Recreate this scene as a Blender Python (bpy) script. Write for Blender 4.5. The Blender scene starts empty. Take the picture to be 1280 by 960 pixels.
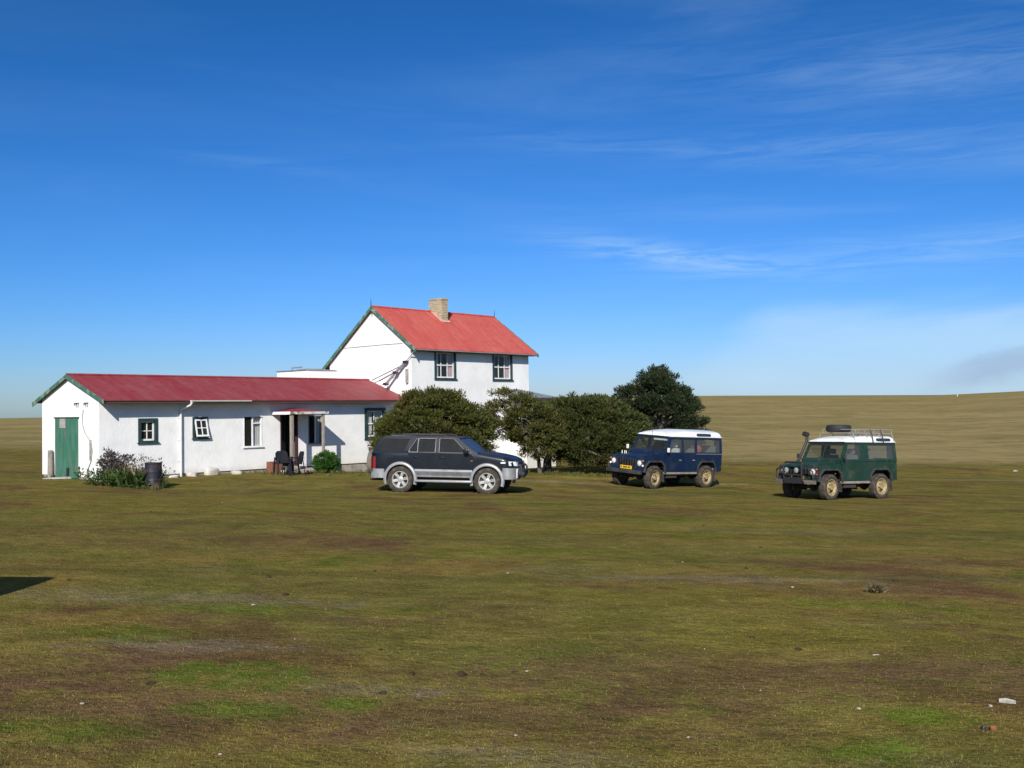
import bpy, bmesh, math, random
import numpy as np
from mathutils import Vector, Matrix
R = math.radians
random.seed(7); rng = np.random.default_rng(11)
scene = bpy.context.scene
COL = scene.collection

# ------------------------------------------------------------------ camera
HC = 2.073                                   # eye height over the long wing's floor level
cam_d = bpy.data.cameras.new("camera"); cam = bpy.data.objects.new("camera", cam_d); COL.objects.link(cam)
cam_d.sensor_width = 36; cam_d.lens = 36; cam_d.clip_end = 6000; cam_d.clip_start = .05
_roll = math.atan(.0135); _p = math.atan(34.4/1280)
_f = Vector((0, math.cos(_p), math.sin(_p))); _r0 = Vector((1, 0, 0)); _u0 = Vector((0, -math.sin(_p), math.cos(_p)))
_r = _r0*math.cos(_roll) - _u0*math.sin(_roll); _u = _r0*math.sin(_roll) + _u0*math.cos(_roll)
M = Matrix((_r, _u, -_f)).transposed().to_4x4(); M.translation = Vector((0, 0, HC))
cam.matrix_world = M
scene.camera = cam

# ------------------------------------------------------------------ light, exposure
SUN_EL = R(31); SUN_AZ = R(187.5)            # towards the sun: behind the camera, a little to the left
sun_d = bpy.data.lights.new("sun", 'SUN'); sun_d.energy = 5.0; sun_d.angle = R(.5); sun_d.color = (1, .95, .87)
sun = bpy.data.objects.new("sun", sun_d); COL.objects.link(sun)
_to = Vector((math.sin(SUN_AZ)*math.cos(SUN_EL), math.cos(SUN_AZ)*math.cos(SUN_EL), math.sin(SUN_EL)))
sun.rotation_euler = _to.to_track_quat('Z', 'Y').to_euler()
scene.view_settings.view_transform = 'Standard'; scene.view_settings.look = 'None'
scene.view_settings.exposure = .25; scene.view_settings.gamma = 1; scene.view_settings.use_curve_mapping = False
scene.cycles.max_bounces = 6; scene.cycles.transparent_max_bounces = 12
scene.cycles.use_denoising = True

W = bpy.data.worlds.new("World"); scene.world = W; W.use_nodes = True

class NT:
    """small helper round a node tree"""
    def __init__(s, nt): s.nt = nt
    def n(s, t, **kw):
        x = s.nt.nodes.new(t)
        for k, v in kw.items(): setattr(x, k, v)
        return x
    def put(s, sock, v):
        if isinstance(v, bpy.types.NodeSocket): s.nt.links.new(v, sock)
        elif v is not None:
            if sock.type == 'RGBA' and not hasattr(v, '__len__'): v = (v, v, v, 1)
            if sock.type == 'RGBA' and len(v) == 3: v = (*v, 1)
            sock.default_value = v
    def math(s, op, a, b=None, c=None, clamp=False):
        x = s.n('ShaderNodeMath', operation=op, use_clamp=clamp)
        for i, v in enumerate((a, b, c)): s.put(x.inputs[i], v) if v is not None else None
        return x.outputs[0]
    def mix(s, fac, a, b, mode='MIX'):
        x = s.n('ShaderNodeMix', data_type='RGBA', blend_type=mode)
        s.put(x.inputs[0], fac); s.put(x.inputs[6], a); s.put(x.inputs[7], b)
        return x.outputs[2]
    def noise(s, vec, scale, detail=4, rough=.55, dist=0):
        x = s.n('ShaderNodeTexNoise'); s.put(x.inputs['Vector'], vec)
        x.inputs['Scale'].default_value = scale; x.inputs['Detail'].default_value = detail
        x.inputs['Roughness'].default_value = rough; x.inputs['Distortion'].default_value = dist
        return x.outputs['Fac']
    def step(s, v, lo, hi, a=0., b=1.):
        x = s.n('ShaderNodeMapRange', interpolation_type='SMOOTHSTEP'); s.put(x.inputs['Value'], v)
        x.inputs['From Min'].default_value = lo; x.inputs['From Max'].default_value = hi
        x.inputs['To Min'].default_value = a; x.inputs['To Max'].default_value = b
        return x.outputs[0]
    def scale(s, vec, sc, loc=(0, 0, 0), rot=(0, 0, 0)):
        x = s.n('ShaderNodeMapping'); s.put(x.inputs['Vector'], vec)
        x.inputs['Scale'].default_value = sc; x.inputs['Location'].default_value = loc; x.inputs['Rotation'].default_value = rot
        return x.outputs[0]
    def xyz(s, vec):
        x = s.n('ShaderNodeSeparateXYZ'); s.put(x.inputs[0], vec); return x.outputs
    def rgb(s, r, g, b):
        x = s.n('ShaderNodeCombineColor'); s.put(x.inputs[0], r); s.put(x.inputs[1], g); s.put(x.inputs[2], b); return x.outputs[0]

def build_sky():
    t = NT(W.node_tree); nt = W.node_tree; nt.nodes.clear()
    out = t.n('ShaderNodeOutputWorld'); bg = t.n('ShaderNodeBackground')
    nt.links.new(bg.outputs[0], out.inputs[0]); bg.inputs[1].default_value = SKY_STRENGTH
    sky = t.n('ShaderNodeTexSky', sky_type='NISHITA'); sky.sun_disc = False
    sky.sun_elevation = SUN_EL; sky.sun_rotation = SUN_AZ
    sky.altitude = 0; sky.air_density = 1.0; sky.dust_density = .3; sky.ozone_density = 3.0
    sep = t.n('ShaderNodeSeparateColor'); t.put(sep.inputs[0], sky.outputs[0])
    ch = [t.math('MINIMUM', t.math('MULTIPLY', t.math('POWER', sep.outputs[i], SKY_POW[i]), SKY_MUL[i]), SKY_MAX[i]) for i in range(3)]
    col = t.rgb(*ch)
    co = t.n('ShaderNodeTexCoord').outputs['Generated']
    X, Y, Z = t.xyz(co)
    col = t.mix(t.step(Z, .39, .62, 0, 1), col, sky.outputs[0])      # unseen upper sky made paler, added to lift the fill in shade
    az = t.math('ARCTAN2', X, Y)              # radians, right of the view positive
    el = t.math('ARCSINE', Z)
    cmb = t.n('ShaderNodeCombineXYZ'); t.put(cmb.inputs[0], az); t.put(cmb.inputs[1], el); v = cmb.outputs[0]
    # thin high streaks, more of them to the right
    n1 = t.noise(t.scale(v, (2.0, 15, 1), rot=(0, 0, R(-2))), 1.0, 6, .6, .6)
    st = t.math('MULTIPLY', t.step(n1, .40, .85), t.step(az, -.30, .42, .04, .20))
    st = t.math('MULTIPLY', st, t.step(el, .02, .10))
    # one brighter wisp above the trees
    n2 = t.noise(t.scale(v, (7, 75, 1), rot=(0, 0, R(6))), 1.0, 8, .68, 1.1)
    def wisp(ca, ce, wa, we, tilt, amt, cur):
        da = t.math('DIVIDE', t.math('SUBTRACT', az, ca), wa); de = t.math('DIVIDE', t.math('SUBTRACT', t.math('ADD', el, t.math('MULTIPLY', t.math('SUBTRACT', az, ca), tilt)), ce), we)
        g = t.math('EXPONENT', t.math('MULTIPLY', t.math('ADD', t.math('MULTIPLY', da, da), t.math('MULTIPLY', de, de)), -1))
        w = t.math('MULTIPLY', t.math('MULTIPLY', g, t.step(n2, .34, .68)), amt)
        return w if cur is None else t.math('ADD', cur, w)
    wi = None
    for a_ in ((.13, .152, .085, .012, .16, .40), (.22, .134, .09, .012, .10, .24), (.38, .140, .17, .016, -.02, .24), (.34, .235, .20, .018, .05, .13), (.40, .30, .25, .035, .04, .12), (.05, .26, .20, .010, .12, .06), (-.24, .235, .07, .006, .06, .09)): wi = wisp(*a_, wi)
    # low bank of thin cloud over the right hand horizon
    n3 = t.noise(t.scale(v, (5, 26, 1)), 1.0, 5, .55, .4)
    topl = t.math('ADD', t.step(az, .08, .26, -.005, .095), t.math('MULTIPLY', t.math('SUBTRACT', n3, .5), .045))
    bank = t.math('MULTIPLY', t.step(t.math('SUBTRACT', topl, el), -.012, .03), t.step(az, .08, .26))
    bank = t.math('MULTIPLY', bank, t.step(n3, .25, .7, .38, .66))
    cl = t.math('ADD', t.math('ADD', st, wi), bank, clamp=True)
    col = t.mix(cl, col, CLOUD)
    # drifting grey smoke far off on the right
    n4 = t.noise(t.scale(v, (14, 40, 1)), 1.0, 5, .6, .5)
    ds = t.math('SUBTRACT', el, t.math('ADD', t.math('MULTIPLY', t.math('SUBTRACT', az, .39), .22), .023))
    sm = t.math('MULTIPLY', t.step(t.math('ABSOLUTE', t.math('ADD', ds, t.math('MULTIPLY', t.math('SUBTRACT', n4, .5), .030))), .021, .002), t.step(az, .365, .44))
    col = t.mix(t.math('MULTIPLY', sm, .55), col, SMOKE)
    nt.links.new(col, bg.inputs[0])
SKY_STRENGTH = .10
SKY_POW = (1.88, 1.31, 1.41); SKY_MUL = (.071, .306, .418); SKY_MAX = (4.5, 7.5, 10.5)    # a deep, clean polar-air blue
CLOUD = (4.3, 6.2, 8.1); SMOKE = (2.7, 3.5, 5.1)
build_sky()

# ------------------------------------------------------------------ building helpers
def tag(o, label=None, cat=None, group=None, kind=None):
    if label: o['label'] = label
    if cat: o['category'] = cat
    if group: o['group'] = group
    if kind: o['kind'] = kind
    return o

def empty(name, loc=(0, 0, 0), rz=0., parent=None):
    o = bpy.data.objects.new(name, None); COL.objects.link(o)
    o.location = loc; o.rotation_euler = (0, 0, rz); o.parent = parent; o.empty_display_size = .2
    return o

def copy_tree(o, parent=None):
    c = o.copy(); COL.objects.link(c); c.parent = parent
    for ch in list(o.children): copy_tree(ch, c)
    return c

class MB:
    """collects shapes into one bmesh; build() links it as one object"""
    def __init__(s): s.bm = bmesh.new()
    def _face(s, vs, mi=0):
        try:
            f = s.bm.faces.new(vs); f.material_index = mi; return f
        except ValueError: return None
    def quad(s, *pts, mi=0):
        return s._face([s.bm.verts.new(p) for p in pts], mi)
    def box(s, x0, x1, y0, y1, z0, z1, M=None, mi=0):
        P = [(x, y, z) for z in (z0, z1) for y in (y0, y1) for x in (x0, x1)]
        V = [s.bm.verts.new(M @ Vector(p) if M else p) for p in P]
        for f in ((0, 2, 3, 1), (4, 5, 7, 6), (0, 1, 5, 4), (2, 6, 7, 3), (0, 4, 6, 2), (1, 3, 7, 5)):
            s._face([V[i] for i in f], mi)
        return s
    def bar(s, a, b, w, h, mi=0, up=(0, 0, 1)):
        a = Vector(a); b = Vector(b); d = b-a; L = d.length; d.normalize()
        u = Vector(up); r = d.cross(u)
        if r.length < 1e-4: r = d.cross(Vector((1, 0, 0)))
        r.normalize(); u = r.cross(d)
        Mx = Matrix((d, r, u)).transposed().to_4x4(); Mx.translation = a
        return s.box(0, L, -w/2, w/2, -h/2, h/2, Mx, mi)
    def tube(s, pts, r, n=8, mi=0, cap=True):
        pts = [Vector(p) for p in pts]; rr = r if hasattr(r, '__len__') else [r]*len(pts); rings = []
        ref = None
        for i, p in enumerate(pts):
            d = (pts[min(i+1, len(pts)-1)]-pts[max(i-1, 0)]).normalized()
            if ref is None:
                ref = Vector((0, 0, 1)) if abs(d.z) < .9 else Vector((1, 0, 0))
            a = d.cross(ref).normalized(); b = a.cross(d); ref = b
            rings.append([s.bm.verts.new(p+(a*math.cos(2*math.pi*k/n)+b*math.sin(2*math.pi*k/n))*rr[i]) for k in range(n)])
        for q in range(len(rings)-1):
            for k in range(n): s._face([rings[q][k], rings[q][(k+1) % n], rings[q+1][(k+1) % n], rings[q+1][k]], mi)
        if cap: s._face(rings[0][::-1], mi); s._face(rings[-1], mi)
        return s
    def lathe(s, prof, n=24, M=None, mi=0, close=False):
        """prof: (radius, height) list turned about local Z"""
        rings = []
        for (r, h) in prof:
            if r < 1e-5: rings.append([s.bm.verts.new(M @ Vector((0, 0, h)) if M else (0, 0, h))])
            else: rings.append([s.bm.verts.new((M @ Vector((r*math.cos(2*math.pi*k/n), r*math.sin(2*math.pi*k/n), h))) if M else (r*math.cos(2*math.pi*k/n), r*math.sin(2*math.pi*k/n), h)) for k in range(n)])
        seq = list(zip(rings, rings[1:])) + ([(rings[-1], rings[0])] if close else [])
        for A, B in seq:
            for k in range(n):
                k2 = (k+1) % n
                vs = [A[k % len(A)], A[k2 % len(A)], B[k2 % len(B)], B[k % len(B)]]
                vs = list(dict.fromkeys(vs))
                if len(vs) >= 3: s._face(vs, mi)
        return s
    def panel(s, outer, holes, fn, th=None, mi=0):
        """flat outline with holes (2D), mapped to 3D by fn(u, v); th is an offset vector giving it thickness"""
        b = bmesh.new(); ed = []
        for loop in [outer]+list(holes):
            vs = [b.verts.new((p[0], p[1], 0)) for p in loop]
            for i in range(len(vs)): ed.append(b.edges.new((vs[i], vs[(i+1) % len(vs)])))
        bmesh.ops.triangle_fill(b, use_beauty=True, use_dissolve=False, edges=ed)
        b.verts.index_update()
        A = [s.bm.verts.new(fn(v.co.x, v.co.y)) for v in b.verts]
        for f in b.faces: s._face([A[v.index] for v in f.verts], mi)
        if th is not None:
            th = Vector(th)
            B = [s.bm.verts.new(a.co+th) for a in A]
            for f in b.faces: s._face([B[v.index] for v in f.verts][::-1], mi)
            for e in b.edges:
                if len(e.link_faces) == 1:
                    i, j = e.verts[0].index, e.verts[1].index
                    s._face([A[i], A[j], B[j], B[i]], mi)
        b.free(); return s
    def loft(s, secs, mi=0, capends=True, closed=True):
        """secs: list of rings (same point count)"""
        rings = [[s.bm.verts.new(p) for p in r] for r in secs]; n = len(rings[0])
        for A, B in zip(rings, rings[1:]):
            for k in range(n if closed else n-1):
                k2 = (k+1) % n; s._face([A[k], A[k2], B[k2], B[k]], mi)
        if capends: s._face(rings[0][::-1], mi); s._face(rings[-1], mi)
        return s
    def build(s, name, mats, parent=None, bevel=0, smooth=35, fix=True):
        bm = s.bm
        if bevel:
            bmesh.ops.remove_doubles(bm, verts=bm.verts, dist=1e-5)
            es = [e for e in bm.edges if len(e.link_faces) == 2 and e.calc_face_angle(0) > R(30)]
            bmesh.ops.bevel(bm, geom=es, offset=bevel, segments=2, profile=.6, affect='EDGES', clamp_overlap=True)
        if fix: bmesh.ops.recalc_face_normals(bm, faces=bm.faces)
        if smooth:
            for f in bm.faces: f.smooth = True
            for e in bm.edges:
                if len(e.link_faces) == 2: e.smooth = e.calc_face_angle(0) < R(smooth)
                else: e.smooth = False
        me = bpy.data.meshes.new(name); bm.to_mesh(me); bm.free()
        for m in (mats if isinstance(mats, (list, tuple)) else [mats]): me.materials.append(m)
        o = bpy.data.objects.new(name, me); COL.objects.link(o); o.parent = parent
        return o

def mesh_np(name, verts, faces_n, mat, parent=None, attr=None):
    """verts (N,3) laid out so that every faces_n consecutive vertices are one face"""
    N = len(verts); me = bpy.data.meshes.new(name)
    me.vertices.add(N); me.vertices.foreach_set('co', np.asarray(verts, np.float32).ravel())
    me.loops.add(N); me.loops.foreach_set('vertex_index', np.arange(N, dtype=np.int32))
    F = N//faces_n; me.polygons.add(F)
    me.polygons.foreach_set('loop_start', np.arange(0, N, faces_n, dtype=np.int32))
    me.polygons.foreach_set('loop_total', np.full(F, faces_n, np.int32))
    me.update(calc_edges=True); me.materials.append(mat)
    o = bpy.data.objects.new(name, me); COL.objects.link(o); o.parent = parent
    return o

# ------------------------------------------------------------------ materials
MATS = {}
def mat(name, col, rough=.7, metal=0., col2=None, nscale=6., bump=0., bscale=60., coat=0., spec=.5, lo=.4, hi=.65, col3=None, n3=1.5, sc=(1, 1, 1)):
    m = bpy.data.materials.new(name); m.use_nodes = True; t = NT(m.node_tree)
    b = m.node_tree.nodes['Principled BSDF']
    co = t.n('ShaderNodeTexCoord').outputs['Object']
    if sc != (1, 1, 1): co = t.scale(co, sc)
    c = (*col, 1)
    if col2: c = t.mix(t.step(t.noise(co, nscale, 5, .6), lo, hi), col, col2)
    if col3: c = t.mix(t.step(t.noise(co, n3, 5, .65), .5, .72), c, col3)
    t.put(b.inputs['Base Color'], c)
    b.inputs['Roughness'].default_value = rough; b.inputs['Metallic'].default_value = metal
    b.inputs['Specular IOR Level'].default_value = spec
    b.inputs['Coat Weight'].default_value = coat; b.inputs['Coat Roughness'].default_value = .08
    if bump:
        bp = t.n('ShaderNodeBump'); bp.inputs['Strength'].default_value = bump; bp.inputs['Distance'].default_value = .02
        t.put(bp.inputs['Height'], t.noise(co, bscale, 4)); t.put(b.inputs['Normal'], bp.outputs[0])
    MATS[name] = m; return m

def glass_mat(name, tint=(.6, .65, .68), refl=1.0, dust=0):
    m = bpy.data.materials.new(name); m.use_nodes = True; nt = m.node_tree; t = NT(nt); nt.nodes.clear()
    out = t.n('ShaderNodeOutputMaterial'); tr = t.n('ShaderNodeBsdfTransparent'); tr.inputs[0].default_value = (*tint, 1)
    gl = t.n('ShaderNodeBsdfGlossy'); gl.inputs['Roughness'].default_value = .03
    fr = t.n('ShaderNodeLayerWeight'); fr.inputs[0].default_value = .5
    mx = t.n('ShaderNodeMixShader'); t.put(mx.inputs[0], t.math('MULTIPLY', t.math('ADD', t.math('MULTIPLY', t.math('POWER', fr.outputs['Facing'], 4), .9), .05), refl, clamp=True))
    nt.links.new(tr.outputs[0], mx.inputs[1]); nt.links.new(gl.outputs[0], mx.inputs[2]); nt.links.new(mx.outputs[0], out.inputs[0])
    if dust:
        df = t.n('ShaderNodeBsdfDiffuse'); df.inputs[0].default_value = (.36, .35, .32, 1)
        m2 = t.n('ShaderNodeMixShader'); m2.inputs[0].default_value = dust
        nt.links.new(mx.outputs[0], m2.inputs[1]); nt.links.new(df.outputs[0], m2.inputs[2]); nt.links.new(m2.outputs[0], out.inputs[0])
    MATS[name] = m; return m

def roof_mat(name, base, faded, dark, pitch=.076):
    m = bpy.data.materials.new(name); m.use_nodes = True; t = NT(m.node_tree); b = m.node_tree.nodes['Principled BSDF']
    co = t.n('ShaderNodeTexCoord').outputs['Object']; X, Y, Z = t.xyz(co)
    n1 = t.noise(t.scale(co, (1.2, .35, .35)), 2.2, 6, .68)
    n2 = t.noise(t.scale(co, (5, .5, .5)), 2.0, 5, .7)
    c = t.mix(t.step(n1, .42, .68, 0, .8), base, faded)
    c = t.mix(t.step(n2, .52, .75, 0, .6), c, dark)
    sheet = t.n('ShaderNodeTexWhiteNoise', noise_dimensions='1D'); t.put(sheet.inputs['W'], t.math('FLOOR', t.math('DIVIDE', X, .76)))
    c = t.mix(t.math('MULTIPLY', sheet.outputs[0], .35), c, faded)
    n4 = t.noise(co, 4.5, 6, .75); c = t.mix(t.step(n4, .50, .66, 0, .55), c, tuple(q*.72 for q in base)); c = t.mix(t.step(n4, .46, .34, 0, .5), c, faded)
    n3 = t.noise(co, 26, 4, .7); c = t.mix(t.step(n3, .62, .74, 0, .5), c, tuple(min(1, q*1.7+.04) for q in faded))
    lap = t.math('COMPARE', t.math('FRACT', t.math('DIVIDE', X, .76)), .5, .018); c = t.mix(t.math('MULTIPLY', lap, .35), c, tuple(q*.5 for q in base))
    t.put(b.inputs['Base Color'], c); b.inputs['Roughness'].default_value = .62; b.inputs['Specular IOR Level'].default_value = .3
    w = t.math('SINE', t.math('MULTIPLY', X, 2*math.pi/pitch))
    bp = t.n('ShaderNodeBump'); bp.inputs['Strength'].default_value = .5; bp.inputs['Distance'].default_value = .012
    t.put(bp.inputs['Height'], w); t.put(b.inputs['Normal'], bp.outputs[0])
    MATS[name] = m; return m

def wall_mat(name):
    m = bpy.data.materials.new(name); m.use_nodes = True; t = NT(m.node_tree); b = m.node_tree.nodes['Principled BSDF']
    co = t.n('ShaderNodeTexCoord').outputs['Object']; X, Y, Z = t.xyz(co)
    c = t.mix(t.step(t.noise(co, 1.1, 6, .6), .4, .7), (.80, .795, .775), (.72, .715, .695))
    st = t.noise(t.scale(co, (6, 6, .5)), 1.0, 5, .65)            # rain streaks
    c = t.mix(t.step(st, .58, .82, 0, .25), c, (.64, .62, .58))
    c = t.mix(t.step(t.noise(t.scale(co, (1.2, 1.2, .9), (4, 9, 2)), 1.3, 7, .72, .6), .60, .72, 0, .30), c, (.62, .60, .54))
    foot = t.math('MULTIPLY', t.step(t.math('ADD', Z, t.math('MULTIPLY', t.noise(co, 3, 5, .7), .5)), .50, .18), .40)   # splashed earth along the foot
    c = t.mix(foot, c, (.50, .46, .38))
    t.put(b.inputs['Base Color'], c); b.inputs['Roughness'].default_value = .9; b.inputs['Specular IOR Level'].default_value = .2
    bp = t.n('ShaderNodeBump'); bp.inputs['Strength'].default_value = .28; bp.inputs['Distance'].default_value = .03
    t.put(bp.inputs['Height'], t.math('ADD', t.noise(co, 9, 5, .6), t.math('MULTIPLY', t.noise(co, 1.6, 3, .5), 2.0))); t.put(b.inputs['Normal'], bp.outputs[0])
    MATS[name] = m; return m

def brick_mat(name):
    m = bpy.data.materials.new(name); m.use_nodes = True; t = NT(m.node_tree); b = m.node_tree.nodes['Principled BSDF']
    co = t.n('ShaderNodeTexCoord').outputs['Object']; X, Y, Z = t.xyz(co)
    cmb = t.n('ShaderNodeCombineXYZ'); t.put(cmb.inputs[0], t.math('ADD', X, Y)); t.put(cmb.inputs[1], Z)
    br = t.n('ShaderNodeTexBrick'); t.put(br.inputs['Vector'], cmb.outputs[0]); br.inputs['Scale'].default_value = 1
    br.inputs['Brick Width'].default_value = .23; br.inputs['Row Height'].default_value = .078; br.inputs['Mortar Size'].default_value = .009
    br.inputs['Color1'].default_value = (.37, .315, .19, 1); br.inputs['Color2'].default_value = (.20, .165, .10, 1); br.inputs['Mortar'].default_value = (.5, .45, .34, 1)
    c = t.mix(t.step(t.noise(co, 7, 5, .7), .52, .7, 0, .6), br.outputs[0], (.17, .13, .09)); c = t.mix(t.step(t.noise(t.scale(co, (1, 1, 1), (5, 5, 5)), 9, 5, .7), .56, .68, 0, .6), c, (.50, .45, .33))
    t.put(b.inputs['Base Color'], c); b.inputs['Roughness'].default_value = .9
    bp = t.n('ShaderNodeBump'); bp.inputs['Strength'].default_value = .6; bp.inputs['Distance'].default_value = .01; bp.invert = True
    t.put(bp.inputs['Height'], br.outputs['Fac']); t.put(b.inputs['Normal'], bp.outputs[0])
    MATS[name] = m; return m

def leaf_mat(name, c1, c2, c3=None, n=1.2, share=.55):
    m = bpy.data.materials.new(name); m.use_nodes = True; nt = m.node_tree; t = NT(nt); b = nt.nodes['Principled BSDF']
    co = t.n('ShaderNodeTexCoord').outputs['Object']; rnd = t.n('ShaderNodeNewGeometry').outputs['Random Per Island']
    c = t.mix(rnd, c1, c2)
    if c3: c = t.mix(t.math('MULTIPLY', t.step(t.noise(co, n, 4, .6), share, share+.17), t.step(rnd, 0, 1, .5, 1)), c, c3)
    t.put(b.inputs['Base Color'], c); b.inputs['Roughness'].default_value = .6; b.inputs['Specular IOR Level'].default_value = .25
    tl = t.n('ShaderNodeBsdfTranslucent'); t.put(tl.inputs[0], c)
    mx = t.n('ShaderNodeMixShader'); mx.inputs[0].default_value = .22
    nt.links.new(b.outputs[0], mx.inputs[1]); nt.links.new(tl.outputs[0], mx.inputs[2]); nt.links.new(mx.outputs[0], nt.nodes['Material Output'].inputs[0])
    MATS[name] = m; return m

# ------------------------------------------------------------------ ground
def ground_base(X, Y):
    X = np.asarray(X, float); Y = np.asarray(Y, float)
    Xc = 40*np.tanh(X/40)
    Yc = np.where(Y < 38, np.maximum(Y, -15), 38+12*np.tanh((Y-38)/12))
    near = .42-.0354*Xc-.02645*Yc
    Rr = np.sqrt(X*X+Y*Y); px = 640+1280*X/np.maximum(Y, 1)
    px = np.where(Y < 1, np.where(X < 0, -500, 1800), px)
    e = np.interp(px, [-600, 0, 60, 330, 640, 760, 900, 1180, 1290, 1500, 2200], [-1, .3, .5, 7, 15, 17, 16.2, 12.6, 15.6, 19, 15])
    D = np.minimum(Rr, 620); far = HC+620*e/1280
    k = np.clip((Rr-58)/(620-58), 0, 1); k = k*(1.15-.15*k)
    z = near+(far-near)*k
    z = z-np.maximum(Rr-620, 0)*.02
    return z
_cp = [(-14.3, 34.4, -.07), (-17.0, 37.6, -.11), (-6.9, 41.5, -.27), (-11, 36.6, -.10), (-8.3, 37.9, -.13), (-.9, 31.2, -.35), (-3.6, 31.9, -.31), (2.9, 41, -.38),
       (-3, 38.5, -.22), (6.8, 47, -.48), (5.6, 36.5, -.67), (11, 33, -.86), (-11.57, 33, -.25), (0, 0, .42), (-7.1, 39.2, -.13), (3, 6.5, .14), (-5.2, 11.4, .30),
       (4.0, 11.5, 0.0), (0, 15, .02), (-8, 20, .2), (10, 20, -.45), (0, 24, -.2)]
_P = np.array(_cp); _s = 4.5
_K = np.exp(-((_P[:, None, :2]-_P[None, :, :2])**2).sum(-1)/(2*_s*_s))
_w = np.linalg.solve(_K+.08*np.eye(len(_P)), _P[:, 2]-ground_base(_P[:, 0], _P[:, 1]))
def ground_z(X, Y):
    X = np.asarray(X, float); Y = np.asarray(Y, float)
    d = np.zeros(np.broadcast(X, Y).shape)
    for (px, py, _), w in zip(_P, _w): d = d+w*np.exp(-((X-px)**2+(Y-py)**2)/(2*_s*_s))
    und = .022*np.sin(X*.9+1.3*np.sin(Y*.31))*np.sin(Y*.7+.5)+.012*np.sin(X*2.3+Y*.8)*np.sin(Y*1.9-X*.5)
    Rr = np.hypot(X, Y); und = und*np.clip((45-Rr)/10, 0, 1)+np.clip((Rr-70)/60, 0, 1)*(.10*np.sin(X*.07+2*np.sin(Y*.021))+.08*np.sin(X*.19+Y*.13))*np.clip((500-Rr)/200, 0, 1)
    return ground_base(X, Y)+d+und
def gz(x, y): return float(ground_z(x, y))

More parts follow.
